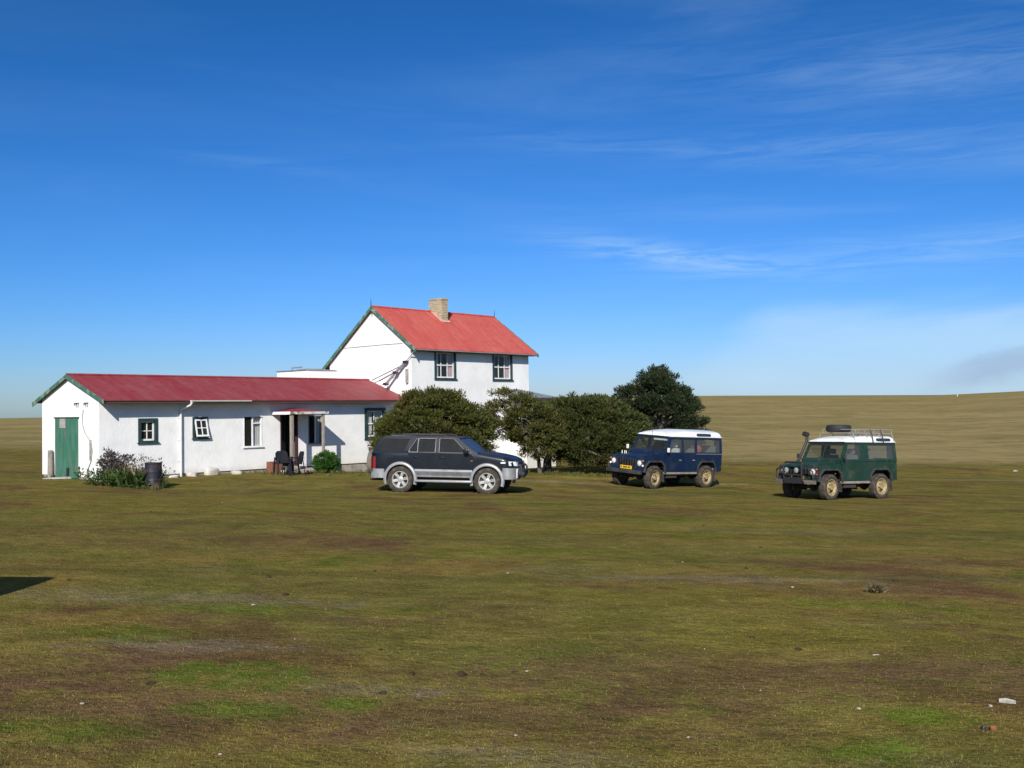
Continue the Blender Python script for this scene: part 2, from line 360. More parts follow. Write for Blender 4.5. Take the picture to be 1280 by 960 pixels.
def turf_color(t, pos):
    """colour of the turf at a place: brown-olive close-cropped grass, moss, dry and reddish patches, tan moor beyond"""
    X, Y, Z = t.xyz(pos)
    flat = t.n('ShaderNodeCombineXYZ'); t.put(flat.inputs[0], X); t.put(flat.inputs[1], Y); p = flat.outputs[0]
    big = t.noise(t.scale(p, (.8, 1.1, 1)), .16, 6, .6, .4); mid = t.noise(p, .62, 6, .62, .5); fine = t.noise(p, 3.4, 5, .65); micro = t.noise(p, 22, 4, .7)
    c = t.mix(t.step(mid, .42, .58), (.187, .133, .039), (.160, .131, .033))
    c = t.mix(t.step(t.noise(t.scale(p, (1, 1, 1), (31, 7, 0)), .33, 6, .65, .6), .50, .64, 0, .85), c, (.120, .060, .036))         # reddish brown sorrel
    c = t.mix(t.step(t.noise(t.scale(p, (1, 1, 1), (-9, 40, 0)), .42, 6, .68, .4), .56, .68, 0, .85), c, (.080, .115, .012))       # mossy green
    c = t.mix(t.step(t.noise(t.scale(p, (.7, 1.5, 1), (3, -20, 0)), .45, 6, .7, .4), .56, .70, 0, .7), c, (.20, .165, .085))     # bleached straw
    c = t.mix(t.step(fine, .45, .72, 0, .32), c, (.085, .062, .024))
    c = t.mix(t.step(micro, .55, .75, 0, .45), c, (.16, .13, .065))
    c = t.mix(t.step(big, .40, .60, 0, .45), c, (.118, .122, .030))
    c = t.mix(t.step(t.noise(t.scale(p, (.22, 1.2, 1), (5, 5, 0)), .45, 6, .65, .3), .46, .66, 0, .5), c, (.076, .066, .024))
    f2 = t.noise(t.scale(p, (1, 1, 1), (17, 3, 0)), 8, 5, .75); f3 = t.noise(t.scale(p, (1, 1, 1), (-5, 23, 0)), 6.5, 5, .75)
    c = t.mix(t.step(f2, .54, .68, 0, .36), c, (.165, .088, .046)); c = t.mix(t.step(f3, .56, .70, 0, .32), c, (.100, .122, .022))
    jit = t.math('ADD', t.math('MULTIPLY', t.math('SUBTRACT', t.noise(p, 2.3, 8, .80, 1.0), .5), 11.0), t.math('MULTIPLY', t.math('SUBTRACT', t.noise(p, 16, 4, .8), .5), 3.0))
    def spot(c, cx, cy, rx, ry, colr, amt):
        a = t.math('DIVIDE', t.math('SUBTRACT', X, cx), rx); b = t.math('DIVIDE', t.math('SUBTRACT', Y, cy), ry)
        d = t.math('ADD', t.math('ADD', t.math('MULTIPLY', a, a), t.math('MULTIPLY', b, b)), jit)
        return t.mix(t.step(d, 1.7, -.3, 0, amt*.78), c, colr)
    RED, MOSS, YEL, DEAD = (.124, .070, .042), (.082, .125, .014), (.160, .138, .026), (.180, .146, .098)
    for (cx, cy, rx, ry, colr, amt) in ((-2.4, 6.2, 1.2, .9, RED, .85), (-3.2, 6.9, .9, .6, RED, .8), (-2.4, 7.9, .9, .7, RED, .75), (-.3, 6.2, 1.5, .55, RED, .7), (1.3, 7.3, 1.9, .8, RED, .75), (3.6, 7.6, 1.1, .9, RED, .7), (3.0, 11.8, 1.3, .5, RED, .75), (-4.2, 15.5, 3.5, 1.2, RED, .4), (5.6, 14.5, 1.8, .8, RED, .6),
            (2.6, 9.1, 1.9, .8, YEL, .8), (2.0, 11.0, 1.9, .9, YEL, .6), (2.8, 19.4, 3.6, 1.6, YEL, .7), (-.3, 14.8, 1.5, .5, YEL, .7), (7.0, 24, 4, 2, YEL, .6), (-7, 22, 4, 1.4, YEL, .6), (0, 5.2, 1.4, .25, YEL, .7), (-10, 29, 4, 1.2, YEL, .5), (3.8, 27, 4, .9, YEL, .5),
            (-2.5, 7.95, .75, .3, DEAD, .7), (-3.4, 10.2, 1.9, .4, DEAD, .6), (2.3, 12.4, 1.5, .35, DEAD, .8), (-.9, 6.75, .5, .2, DEAD, .6), (0, 5.4, .6, .2, DEAD, .5), (4.8, 19.5, 2, .5, DEAD, .5),
            (-1.9, 6.95, .55, .42, MOSS, .95), (-1.62, 6.15, .34, .2, MOSS, .95), (-3.2, 8.4, .6, .35, MOSS, .8), (-2.5, 9.75, .9, .3, MOSS, .8), (-2.6, 5.6, .45, .25, MOSS, .9), (2.45, 6.3, .32, .25, MOSS, .95), (1.9, 5.62, .34, .22, MOSS, .95), (-1.02, 6.4, .2, .18, MOSS, .9), (.7, 15, 1.3, .5, MOSS, .6), (3.1, 21.5, 1.1, .5, MOSS, .7), (3.6, 10.6, .7, .25, MOSS, .7), (4.0, 8.1, .4, .25, MOSS, .7),
            (.9, 36.2, 2.4, .5, (.25, .19, .12), .85), (3.0, 38.3, 2.2, .55, (.26, .21, .055), .85), (14, 55, 9, 3.0, YEL, .8), (24, 50, 7, 1.0, DEAD, .5), (20, 40, 5, 1.2, YEL, .5), (-20, 42, 9, 2, RED, .4), (-.5, 33.6, 1.4, .4, (.22, .17, .10), .5), (7.5, 38.6, 1.6, .4, (.30, .22, .13), .8)):
        c = spot(c, cx, cy, rx, ry, colr, amt)
    v1 = t.step(t.noise(t.scale(p, (1, 1, 1), (2, 60, 0)), 5.0, 6, .78), .34, .66, .84, 1.16); v2 = t.step(t.noise(p, 27, 4, .8), .34, .66, .80, 1.20); v3 = t.step(t.noise(t.scale(p, (1, 1, 1), (70, 2, 0)), 1.1, 6, .7, .5), .36, .64, .86, 1.14)
    vv = t.math('MULTIPLY', t.math('MULTIPLY', v1, v2), v3); c = t.mix(1.0, c, t.rgb(vv, vv, vv), 'MULTIPLY')
    # rough moorland past the cropped turf
    edge = t.math('ADD', t.math('SUBTRACT', Y, 64), t.math('ADD', t.math('MULTIPLY', X, .05), t.math('MULTIPLY', t.math('SUBTRACT', mid, .5), 16)))
    s1 = t.noise(t.scale(p, (.45, 1.0, 1)), .045, 9, .76, .8); s2 = t.noise(t.scale(p, (.7, 1, 1)), .30, 8, .8)
    tan = t.step(t.math('ADD', edge, t.math('MULTIPLY', t.math('SUBTRACT', s2, .5), 9)), -3, 4)
    mo = t.mix(t.step(s1, .42, .60), (.285, .218, .098), (.205, .166, .066))
    mo = t.mix(t.step(s2, .47, .60, 0, .6), mo, (.125, .110, .045))
    mo = t.mix(t.step(t.noise(t.scale(p, (.4, 1, 1), (50, 9, 0)), .12, 6, .7), .55, .72, 0, .6), mo, (.30, .24, .125))
    return t.mix(tan, c, mo)

def build_ground():
    m = bpy.data.materials.new("turf"); m.use_nodes = True; t = NT(m.node_tree); b = m.node_tree.nodes['Principled BSDF']
    pos = t.n('ShaderNodeNewGeometry').outputs['Position']
    t.put(b.inputs['Base Color'], turf_color(t, pos)); b.inputs['Roughness'].default_value = 1; b.inputs['Specular IOR Level'].default_value = 0
    bp = t.n('ShaderNodeBump'); bp.inputs['Strength'].default_value = .8; bp.inputs['Distance'].default_value = .05
    h = t.math('ADD', t.noise(pos, 14, 5, .7), t.math('MULTIPLY', t.noise(pos, 2.2, 4, .6), 2.2)); t.put(bp.inputs['Height'], h); t.put(b.inputs['Normal'], bp.outputs[0])
    rr = np.concatenate([[.3], np.geomspace(.8, 3200, 230)]); na = 420
    # finer steps in front of the camera than behind it
    aa = np.concatenate([np.linspace(R(20), R(160), 321)[:-1], np.linspace(R(160), R(380), na-320+1)[:-1]])
    A, Q = np.meshgrid(aa, rr); X = Q*np.cos(A); Y = Q*np.sin(A); Z = ground_z(X, Y)
    V = np.stack([X, Y, Z], -1).reshape(-1, 3).tolist(); n = len(aa)
    F = [(i*n+j, i*n+(j+1) % n, (i+1)*n+(j+1) % n, (i+1)*n+j) for i in range(len(rr)-1) for j in range(n)]
    F.append(tuple(range(n-1, -1, -1)))
    me = bpy.data.meshes.new("ground"); me.from_pydata(V, [], F); me.materials.append(m)
    me.polygons.foreach_set('use_smooth', [True]*len(me.polygons))
    bmx = bmesh.new(); bmx.from_mesh(me); bmesh.ops.recalc_face_normals(bmx, faces=bmx.faces)
    if bmx.faces[0].normal.z < 0: bmesh.ops.reverse_faces(bmx, faces=bmx.faces)
    bmx.to_mesh(me); bmx.free()
    o = bpy.data.objects.new("ground", me); COL.objects.link(o); tag(o, kind='structure')
build_ground()

def blades(n, y0, y1, xs, hmin, hmax, wid, lean, seed, power=1.0):
    """short grass blades, one bent triangle pair each, thinning out with distance"""
    g = np.random.default_rng(seed)
    u = g.random(n); Y = 1/(1/y0+(1/y1-1/y0)*u) if power == 1 else y0+(y1-y0)*u
    X = (g.random(n)*2-1)*(Y*xs+1.2)
    Z = ground_z(X, Y)-.004
    a = g.random(n)*2*np.pi; L = hmin+(hmax-hmin)*g.random(n)**1.6; w = wid*(.6+.8*g.random(n))*(1+Y/45)
    th = lean*g.random(n); dx = np.cos(a)*np.sin(th)*L; dy = np.sin(a)*np.sin(th)*L; dz = np.cos(th)*L
    b = g.random(n)*2*np.pi; wx = np.cos(b)*w/2; wy = np.sin(b)*w/2
    V = np.empty((n, 3, 3)); V[:, 0] = np.stack([X-wx, Y-wy, Z], 1); V[:, 1] = np.stack([X+wx, Y+wy, Z], 1); V[:, 2] = np.stack([X+dx, Y+dy, Z+dz], 1)
    return V.reshape(-1, 3)

def build_grass():
    m = bpy.data.materials.new("grass_blade"); m.use_nodes = True; t = NT(m.node_tree); b = m.node_tree.nodes['Principled BSDF']
    ge = t.n('ShaderNodeNewGeometry'); rnd = ge.outputs['Random Per Island']
    c = turf_color(t, ge.outputs['Position'])
    c = t.mix(t.step(rnd, .0, 1.0, .2, 1.0), t.mix(1.0, c, (.78, .80, .68), 'MULTIPLY'), t.mix(1.0, c, (1.38, 1.34, 1.28), 'MULTIPLY'))
    c = t.mix(t.step(rnd, .93, .96, 0, .4), c, (.23, .185, .11)); c = t.mix(t.math('COMPARE', rnd, .30, .04), c, t.mix(.55, c, (.15, .065, .035))); c = t.mix(t.math('COMPARE', rnd, .62, .05), c, t.mix(.5, c, (.085, .125, .02)))
    t.put(b.inputs['Base Color'], c); b.inputs['Roughness'].default_value = 1; b.inputs['Specular IOR Level'].default_value = .03
    V = np.concatenate([blades(520000, 4.6, 36, .56, .005, .017, .008, 1.5, 1), blades(9000, 4.6, 26, .56, .015, .045, .004, 1.4, 2)])
    MATS["grass_blade"] = m
    o = mesh_np("grass", V, 3, m); tag(o, kind='stuff')
build_grass()
# ------------------------------------------------------------------ buildings
WALL = wall_mat("white_render")
ROOF_LOW = roof_mat("crimson_iron", (.250, .027, .033), (.27, .072, .072), (.16, .022, .028))
ROOF_HIGH = roof_mat("red_iron", (.47, .074, .056), (.53, .135, .105), (.36, .058, .048))
GREY_IRON = mat("grey_iron", (.22, .24, .26), .5, .3, (.30, .31, .33), 3)
GREEN = mat("green_paint", (.035, .135, .085), .6, col2=(.055, .17, .115), nscale=4, col3=(.13, .15, .12), n3=3, sc=(1, 1, .4))
BARGE = mat("peeling_green_paint", (.045, .13, .085), .75, col2=(.20, .25, .20), nscale=4.5, lo=.48, hi=.62, col3=(.035, .09, .06), n3=6)
DKGREEN = mat("dark_green_trim", (.014, .040, .036), .55, col2=(.024, .055, .048), nscale=5)
WHITE = mat("white_gloss_paint", (.80, .80, .79), .45, col2=(.68, .68, .65), nscale=7)
WORN = mat("worn_white_paint", (.62, .61, .57), .8, col2=(.20, .16, .12), nscale=5, lo=.5, hi=.62)
WOOD = mat("weathered_wood", (.30, .265, .225), .9, col2=(.17, .145, .12), nscale=8, sc=(4, 4, .6), bump=.4)
CONC = mat("concrete", (.36, .33, .29), .95, col2=(.22, .20, .17), nscale=3, bump=.5, bscale=20)
PIPE = mat("white_pipe", (.72, .72, .72), .4, col2=(.60, .60, .58), nscale=5)
BLACK = mat("dark_metal", (.02, .02, .022), .55)
DARK = mat("dark_interior", (.012, .012, .012), .9)
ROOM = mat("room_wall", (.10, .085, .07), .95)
CURT = mat("white_curtain", (.75, .74, .71), .95, col2=(.6, .58, .56), nscale=14, sc=(6, 6, 1))
PINKC = mat("pink_curtain", (.62, .36, .38), .95, col2=(.7, .62, .6), nscale=14, sc=(6, 6, 1))
GLASS = glass_mat("window_glass", (.80, .83, .84), .8, .05)
BRICK = brick_mat("buff_brick")
LEAD = mat("pale_flashing", (.62, .36, .31), .7, col2=(.5, .22, .18), nscale=6)
TIMB = mat("dark_eaves_timber", (.05, .045, .04), .9)
STUCCO_GREY = mat("grey_patch", (.34, .33, .30), .9, col2=(.22, .21, .19), nscale=9)

HA = math.atan2(1280, 1160); HO = Vector((-14.006, 34.709, 0))
def hw(s, y, z=0):
    """long wing's frame (along the front wall, into the house, up) to world"""
    return HO+Vector((math.cos(HA)*s-math.sin(HA)*y, math.sin(HA)*s+math.cos(HA)*y, z))

def rect(x0, x1, z0, z1): return [(x0, z0), (x1, z0), (x1, z1), (x0, z1)]

def wall_sheet(mb, outer, holes, axis, at, reveal=.16, inward=1):
    """wall skin in plane axis=at with rectangular openings and their reveals. axis 'y': outline is (x,z); axis 'x': outline is (y,z)"""
    fn = (lambda a, b: (a, at, b)) if axis == 'y' else (lambda a, b: (at, a, b))
    mb.panel(outer, holes, fn)
    for h in holes:
        for i in range(len(h)):
            a, b = h[i], h[(i+1) % len(h)]
            p, q = Vector(fn(*a)), Vector(fn(*b)); d = Vector((0, reveal*inward, 0)) if axis == 'y' else Vector((reveal*inward, 0, 0))
            mb.quad(p, q, q+d, p+d)

def sash(mb, x0, x1, z0, z1, y, cols, rows, bar=.028, frame=.05, th=.035, mid=None):
    mb.box(x0, x0+frame, y, y+th, z0, z1); mb.box(x1-frame, x1, y, y+th, z0, z1)
    mb.box(x0+frame, x1-frame, y, y+th, z0, z0+frame*1.2); mb.box(x0+frame, x1-frame, y, y+th, z1-frame, z1)
    for i in range(1, cols):
        xx = x0+(x1-x0)*i/cols; mb.box(xx-bar/2, xx+bar/2, y+.003, y+th-.003, z0+frame*1.2, z1-frame)
    for i in range(1, rows):
        zz = z0+(z1-z0)*i/rows; b2 = mid or bar; mb.box(x0+frame, x1-frame, y+.006, y+th-.006, zz-b2/2, zz+b2/2)

def curtain(x0, x1, z0, z1, y, parent, m, amp=.02, folds=7):
    mb = MB(); n = 24; A = []; B = []
    for i in range(n+1):
        x = x0+(x1-x0)*i/n; yy = y+amp*math.sin(i/n*folds*2*math.pi)
        A.append(mb.bm.verts.new((x, yy, z0))); B.append(mb.bm.verts.new((x, yy, z1)))
    for i in range(n): mb._face([A[i], A[i+1], B[i+1], B[i]])
    return mb.build("curtain", m, parent, fix=False)

def window(parent, x0, x1, z0, z1, fm=None, fw=.10, cols=2, rows=2, sm=None, proud=.03, sill=True, rec=.06, mid=None, curtains=(), y=0., sashes=True):
    """a framed window in the wall plane y; its parts hang under the frame"""
    fm = fm or DKGREEN; sm = sm or WHITE
    mb = MB(); a, b = y-proud, y+.12
    mb.box(x0, x0+fw, a, b, z0, z1); mb.box(x1-fw, x1, a, b, z0, z1); mb.box(x0+fw, x1-fw, a, b, z1-fw, z1); mb.box(x0+fw, x1-fw, a, b, z0, z0+fw*.7)
    f = mb.build("window", fm, parent)
    xi0, xi1, zi0, zi1 = x0+fw+.002, x1-fw-.002, z0+fw*.7+.002, z1-fw-.002
    if sill:
        mb = MB(); mb.box(x0-.05, x1+.05, y-.065, y-.033, z0-.035, z0+.012); mb.build("sill", fm, f, bevel=.008)
    if sashes:
        mb = MB(); sash(mb, xi0, xi1, zi0, zi1, y+rec, cols, rows, mid=mid); mb.build("sash", sm, f)
    mb = MB(); mb.quad((xi0, y+rec+.018, zi0), (xi1, y+rec+.018, zi0), (xi1, y+rec+.018, zi1), (xi0, y+rec+.018, zi1)); mb.build("pane", GLASS, f)
    for (c0, c1, m) in curtains: curtain(xi0+(xi1-xi0)*c0, xi0+(xi1-xi0)*c1, zi0, zi1, y+.125, f, m)
    return f

def slab(x0, x1, y0, z0, y1, z1, th, mb):
    """sloping roof sheet between (y0,z0) and (y1,z1)"""
    A = [(x0, y0, z0), (x1, y0, z0), (x1, y1, z1), (x0, y1, z1)]
    up = [mb.bm.verts.new(p) for p in A]; lo = [mb.bm.verts.new((p[0], p[1], p[2]-th)) for p in A]
    mb._face(up); mb._face(lo[::-1])
    for i in range(4): mb._face([up[i], lo[i], lo[(i+1) % 4], up[(i+1) % 4]])

# ------------------------------------------------ the long low wing
wing = empty("long_wing", HO, HA)
tag(wing, "long low white rendered wing with crimson iron roof and green double door in its gable", "outbuilding")
WL_, WD = 13.66, 4.45; RIDGE = 2.22; SL = .342; RZ = 3.58
roofz = lambda y: RZ-SL*abs(y-RIDGE)
mb = MB()
op_front = [rect(1.46, 2.07, 1.20, 1.95), rect(3.56, 4.07, 1.29, 1.97), rect(5.66, 6.45, .88, 2.03), rect(7.31, 8.15, .03, 2.10), rect(8.66, 9.33, .91, 2.02), rect(11.61, 12.64, 1.05, 2.25)]
wall_sheet(mb, rect(0, WL_, 0, roofz(0)-.06), op_front, 'y', 0.)
wall_sheet(mb, [(0, 0), (WD, 0), (WD, roofz(WD)-.06), (RIDGE, RZ-.06), (0, roofz(0)-.06)], [rect(1.55, 3.29, .02, 2.03)], 'x', 0.)
wall_sheet(mb, rect(0, WL_, 0, roofz(WD)-.06), [], 'y', WD)
mb.build("wall", WALL, wing, fix=False)
mb = MB(); mb.box(.03, WL_, .045, WD-.04, -.9, .02); mb.build("plinth", CONC, wing)
mb = MB(); mb.box(.25, WL_-.05, .30, .32, .03, 2.6); 
for xx in (2.9, 5.2, 7.0, 8.4, 10.6): mb.box(xx, xx+.08, .2, 3.9, .03, 2.6)
mb.box(.3, WL_-.1, 3.9, 3.95, .03, 2.6)
# inner room walls with the openings left free
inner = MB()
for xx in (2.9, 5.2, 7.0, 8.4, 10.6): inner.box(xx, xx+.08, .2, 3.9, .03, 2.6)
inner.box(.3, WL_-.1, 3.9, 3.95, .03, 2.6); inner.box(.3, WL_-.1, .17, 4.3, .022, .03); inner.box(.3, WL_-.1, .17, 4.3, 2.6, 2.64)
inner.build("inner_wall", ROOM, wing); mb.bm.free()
mb = MB()
slab(-.10, WL_+.02, -.50, roofz(-.50), RIDGE, RZ, .035, mb); slab(-.10, WL_+.02, RIDGE, RZ, WD+.5, roofz(WD+.5), .035, mb)
rf = mb.build("roof", ROOF_LOW, wing, smooth=0)
mb = MB(); mb.tube([(-.12, RIDGE, RZ+.015), (WL_, RIDGE, RZ+.015)], .045, 8)
mb.build("ridge_cap", ROOF_LOW, rf)
mb = MB()
for i in range(24): mb.box(.25+i*.57, .32+i*.57, -.46, -.02, roofz(-.25)-.115, roofz(-.25)-.075, Matrix.Translation((0, 0, 0)))
mb.box(-.06, WL_, -.47, -.44, roofz(-.46)-.13, roofz(-.46)-.037); mb.build("eaves_timber", TIMB, wing)
for (ya, yb) in ((-.56, RIDGE), (RIDGE, WD+.56)):
    mb = MB(); za, zb = roofz(ya)+.015, roofz(yb)+.015
    P = [(ya, za), (yb, zb), (yb, zb-.15), (ya, za-.135)]
    A = [mb.bm.verts.new((-.135, p[0], p[1])) for p in P]; B = [mb.bm.verts.new((-.102, p[0], p[1])) for p in P]
    mb._face(A); mb._face(B[::-1])
    for i in range(4): mb._face([A[i], B[i], B[(i+1) % 4], A[(i+1) % 4]])
    mb.build("bargeboard", BARGE, wing)
# gable door: two planked leaves
for (ya, yb, nm) in ((2.425, 3.31, 0), (1.53, 2.415, 1)):
    mb = MB(); npl = 5
    for k in range(npl):
        y0 = ya+(yb-ya)*k/npl+.004; y1 = ya+(yb-ya)*(k+1)/npl-.004
        mb.box(-.035-.004*(k % 2), .01, y0, y1, -.05, 2.05)
    d = mb.build("door", GREEN, wing); 
    if nm == 0:
        q = MB(); q.box(-.05, -.04, 2.45, 2.92, 1.70, 2.03); q.build("patch_board", STUCCO_GREY, d)
    else:
        q = MB(); q.box(-.10, -.04, 2.16, 2.26, -.10, .30); q.build("door_prop", BLACK, d)
mb = MB(); mb.box(-.055, -.005, 1.46, 3.38, 2.052, 2.09); mb.build("door_head", DKGREEN, wing)
mb = MB(); mb.box(-.06, -.002, .54, .60, .58, 1.30); mb.build("meter_conduit", STUCCO_GREY, wing)
mb = MB(); mb.tube([(-.02, 1.12, 2.33), (-.02, 1.20, 2.1), (-.02, 1.17, 1.8), (-.02, .98, 1.5), (-.03, .66, 1.32), (-.03, .50, 1.18), (-.03, .46, .9), (-.03, .54, .58), (-.02, .74, .34), (-.02, .80, 0)], .013, 6); mb.build("cable", STUCCO_GREY, wing)
for yy in (1.64, 1.50, .91, .79):
    mb = MB(); mb.tube([(0, yy, 2.56), (-.09, yy, 2.56), (-.10, yy-.02, 2.49)], .022, 8); mb.build("insulator", BLACK, wing)
# windows
window(wing, 1.40, 2.13, 1.15, 2.01, DKGREEN, .10, 2, 2)
w2 = window(wing, 3.50, 4.13, 1.24, 2.03, DKGREEN, .09, 2, 2, sashes=False)
for ch in list(w2.children):
    if ch.name.startswith("pane"): bpy.data.objects.remove(ch)
mb = MB(); sash(mb, -.25, .25, -.64, 0, 0, 2, 2); s_ = mb.build("open_sash", WHITE, w2); s_.location = (3.83, -.03, 1.94); s_.rotation_euler = (R(-14), 0, 0)
mb = MB(); mb.quad((-.21, .017, -.60), (.21, .017, -.60), (.21, .017, -.04), (-.21, .017, -.04)); p_ = mb.build("pane", GLASS, w2); p_.location = (3.83, -.03, 1.94); p_.rotation_euler = s_.rotation_euler
w3 = window(wing, 5.64, 6.47, .86, 2.05, WHITE, .045, 1, 1, sill=True, rec=.03, proud=.012, sashes=False, curtains=((.62, .98, CURT),))
mb = MB(); mb.box(6.04, 6.085, .012, .075, .892, 2.0); mb.box(6.086, 6.42, .014, .07, 1.74, 1.78); mb.build("sash", WHITE, w3)
w4 = window(wing, 8.64, 9.35, .89, 2.04, STUCCO_GREY, .045, 1, 1, rec=.03, proud=.012, sashes=False, curtains=((.55, .98, CURT),))
mb = MB(); mb.box(9.00, 9.04, .012, .075, .925, 1.99); mb.build("sash", WHITE, w4)
window(wing, 11.55, 12.70, 1.0, 2.31, DKGREEN, .12, 2, 2, mid=.05, curtains=((.02, .42, CURT), (.58, .98, CURT)))
# doorway: dark green half-glazed door standing ajar
d = MB(); d.box(0, .04, .005, .50, .05, .95); d.box(0, .04, .005, .09, .952, 2.06); d.box(0, .04, .41, .50, .952, 2.06); d.box(0, .04, .092, .408, 1.9, 2.06); d.box(0, .04, .092, .408, 1.38, 1.45)
do = d.build("door", mat("deep_green_door", (.012, .04, .034), .5), wing); do.location = (7.36, .13, 0); do.rotation_euler = (0, 0, R(-58))
q = MB(); q.quad((.02, .09, .95), (.02, .41, .95), (.02, .41, 1.9), (.02, .09, 1.9)); q.build("pane", GLASS, do)
q = MB(); q.box(7.316, 7.36, -.01, .14, .03, 2.098); q.box(8.10, 8.145, -.01, .14, .03, 2.098); q.box(7.362, 8.098, -.01, .14, 2.05, 2.098); q.build("door_frame", mat("maroon_frame", (.05, .018, .022), .6), wing)
# porch
mb = MB(); zb_, zf_ = 2.34, 2.17
P = [(6.92, -1.22, zf_), (8.70, -1.22, zf_), (8.66, -.003, zf_+.02), (7.92, -.003, zb_), (6.92, -.003, zf_+.02)]
V = [mb.bm.verts.new(p) for p in P]; L = [mb.bm.verts.new((p[0], p[1], 2.13)) for p in P]
mb._face([V[0], V[1], V[3]]); mb._face([V[1], V[2], V[3]]); mb._face([V[0], V[3], V[4]]); mb._face(L[::-1])
for i in range(5): mb._face([V[i], L[i], L[(i+1) % 5], V[(i+1) % 5]])
pr = mb.build("porch_roof", ROOF_LOW, wing, smooth=0)
mb = MB(); mb.box(6.90, 8.72, -1.245, -1.223, 2.085, 2.175); mb.build("fascia", WORN, pr)
mb = MB(); mb.box(6.897, 6.918, -1.222, -.004, 2.075, 2.185); mb.build("fascia", WHITE, pr)
mb = MB(); mb.box(8.703, 8.722, -1.222, -.004, 2.085, 2.175); mb.build("fascia", WHITE, pr)
for xx, pw in ((7.03, .06), (8.52, .042)):
    mb = MB(); mb.box(xx-pw, xx+pw, -1.20, -1.09, -.35, 2.128); mb.build("porch_post", WOOD, wing, bevel=.008)
mb = MB(); mb.box(6.9, 9.1, -1.5, .04, -.5, -.06); mb.box(7.2, 8.25, -.42, .03, -.059, .03); mb.build("doorstep", CONC, wing, bevel=.02)
# gutter and downpipe
mb = MB(); n = 8; ga, gb = 3.12, 5.62
secs = [[(x, -.565+.055*math.cos(math.pi+math.pi*k/n), 2.625+.06*math.sin(math.pi+math.pi*k/n)) for k in range(n+1)]+[(x, -.565+.048*math.cos(-math.pi*k/n), 2.628+.052*math.sin(-math.pi*k/n)) for k in range(n+1)] for x in (ga, gb)]
mb.loft(secs); mb.build("gutter", PIPE, wing, fix=True)
mb = MB(); mb.tube([(3.17, -.565, 2.57), (3.15, -.50, 2.46), (3.06, -.16, 2.36), (3.0, -.07, 2.28), (3.0, -.07, -.14)], .042, 10)
dp = mb.build("downpipe", PIPE, wing)
for zz in (.45, 1.2, 2.0):
    mb = MB(); mb.box(2.93, 3.07, -.035, -.002, zz, zz+.05); mb.build("bracket", PIPE, dp)

# ------------------------------------------------ the two storey farmhouse
FO = hw(13.7, -.6); farm = empty("farmhouse", FO, HA)
tag(farm, "two storey white farmhouse with steep red roof, green bargeboards and brick chimney", "house")
FL, FD, FR, FZ = 7.72, 5.7, 2.5, 6.89
fz = lambda y: FZ-(.70 if y < FR else .745)*abs(y-FR)
mb = MB()
wall_sheet(mb, rect(0, FL, -.1, fz(0)-.06), [rect(1.42, 2.66, 3.60, 4.79), rect(5.19, 6.47, 3.60, 4.79)], 'y', 0.)
gab = [(0, -.1), (FD, -.1), (FD, fz(FD)-.06), (FR, FZ-.06), (0, fz(0)-.06)]
wall_sheet(mb, gab, [], 'x', 0.); wall_sheet(mb, gab, [], 'x', FL); wall_sheet(mb, rect(0, FL, -.1, fz(FD)-.06), [], 'y', FD)
mb.build("wall", WALL, farm, fix=False)
mb = MB(); mb.box(.03, FL-.03, .04, FD-.04, -1.0, -.08); mb.build("plinth", CONC, farm)
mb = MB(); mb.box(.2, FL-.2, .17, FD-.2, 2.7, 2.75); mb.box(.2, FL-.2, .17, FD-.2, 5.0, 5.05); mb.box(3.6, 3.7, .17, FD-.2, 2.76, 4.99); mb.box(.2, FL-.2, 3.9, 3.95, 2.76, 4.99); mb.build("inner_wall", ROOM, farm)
mb = MB(); slab(-.12, FL+.25, -.38, fz(-.38), FR, FZ, .04, mb); slab(-.12, FL+.25, FR, FZ, FD+.4, fz(FD+.4), .04, mb)
rf = mb.build("roof", ROOF_HIGH, farm, smooth=0)
mb = MB(); mb.tube([(-.13, FR, FZ+.01), (FL+.26, FR, FZ+.01)], .05, 8); mb.build("ridge_cap", ROOF_HIGH, rf)
mb = MB(); mb.box(3.64, 4.01, 1.80, 2.72, 5.9, 7.42); mb.box(3.62, 4.03, 1.78, 2.74, 7.422, 7.50)
ch = mb.build("chimney", BRICK, rf)
mb = MB(); e = .10
mb.bar((3.60, 1.76, fz(1.76)+.015), (3.60, FR-.02, FZ+.01), .16, .02); mb.bar((3.58, 1.735, fz(1.735)+.03), (4.08, 1.735, fz(1.735)+.03), .16, .02, up=(0, -.58, .81)); mb.bar((4.06, 1.76, fz(1.76)+.015), (4.06, FR-.02, FZ+.01), .10, .02)
mb.build("flashing", LEAD, ch)
for xe in (-.155, FL+.253):
    for (ya, yb) in ((-.43, FR), (FR, FD+.45)):
        mb = MB(); za, zb = fz(ya)+.02, fz(yb)+.02
        P = [(ya, za), (yb, zb), (yb, zb-.19), (ya, za-.17)]
        A = [mb.bm.verts.new((xe, p[0], p[1])) for p in P]; B = [mb.bm.verts.new((xe+.03, p[0], p[1])) for p in P]
        mb._face(A); mb._face(B[::-1])
        for i in range(4): mb._face([A[i], B[i], B[(i+1) % 4], A[(i+1) % 4]])
        mb.build("bargeboard", BARGE, farm)
    mb = MB(); mb.tube([(xe+.015, FR, FZ-.35), (xe+.015, FR, FZ+.05), (xe+.015, FR, FZ+.36)], [.025, .022, .008], 6); mb.build("finial", DKGREEN, farm)
mb = MB(); mb.box(-.1, FL+.22, -.40, -.375, fz(-.38)-.085, fz(-.38)-.042); mb.build("gutter", GREY_IRON, farm)
mb = MB(); mb.box(-.1, FL+.2, -.373, -.005, fz(-.38)-.11, fz(-.38)-.085); mb.build("soffit", TIMB, farm)
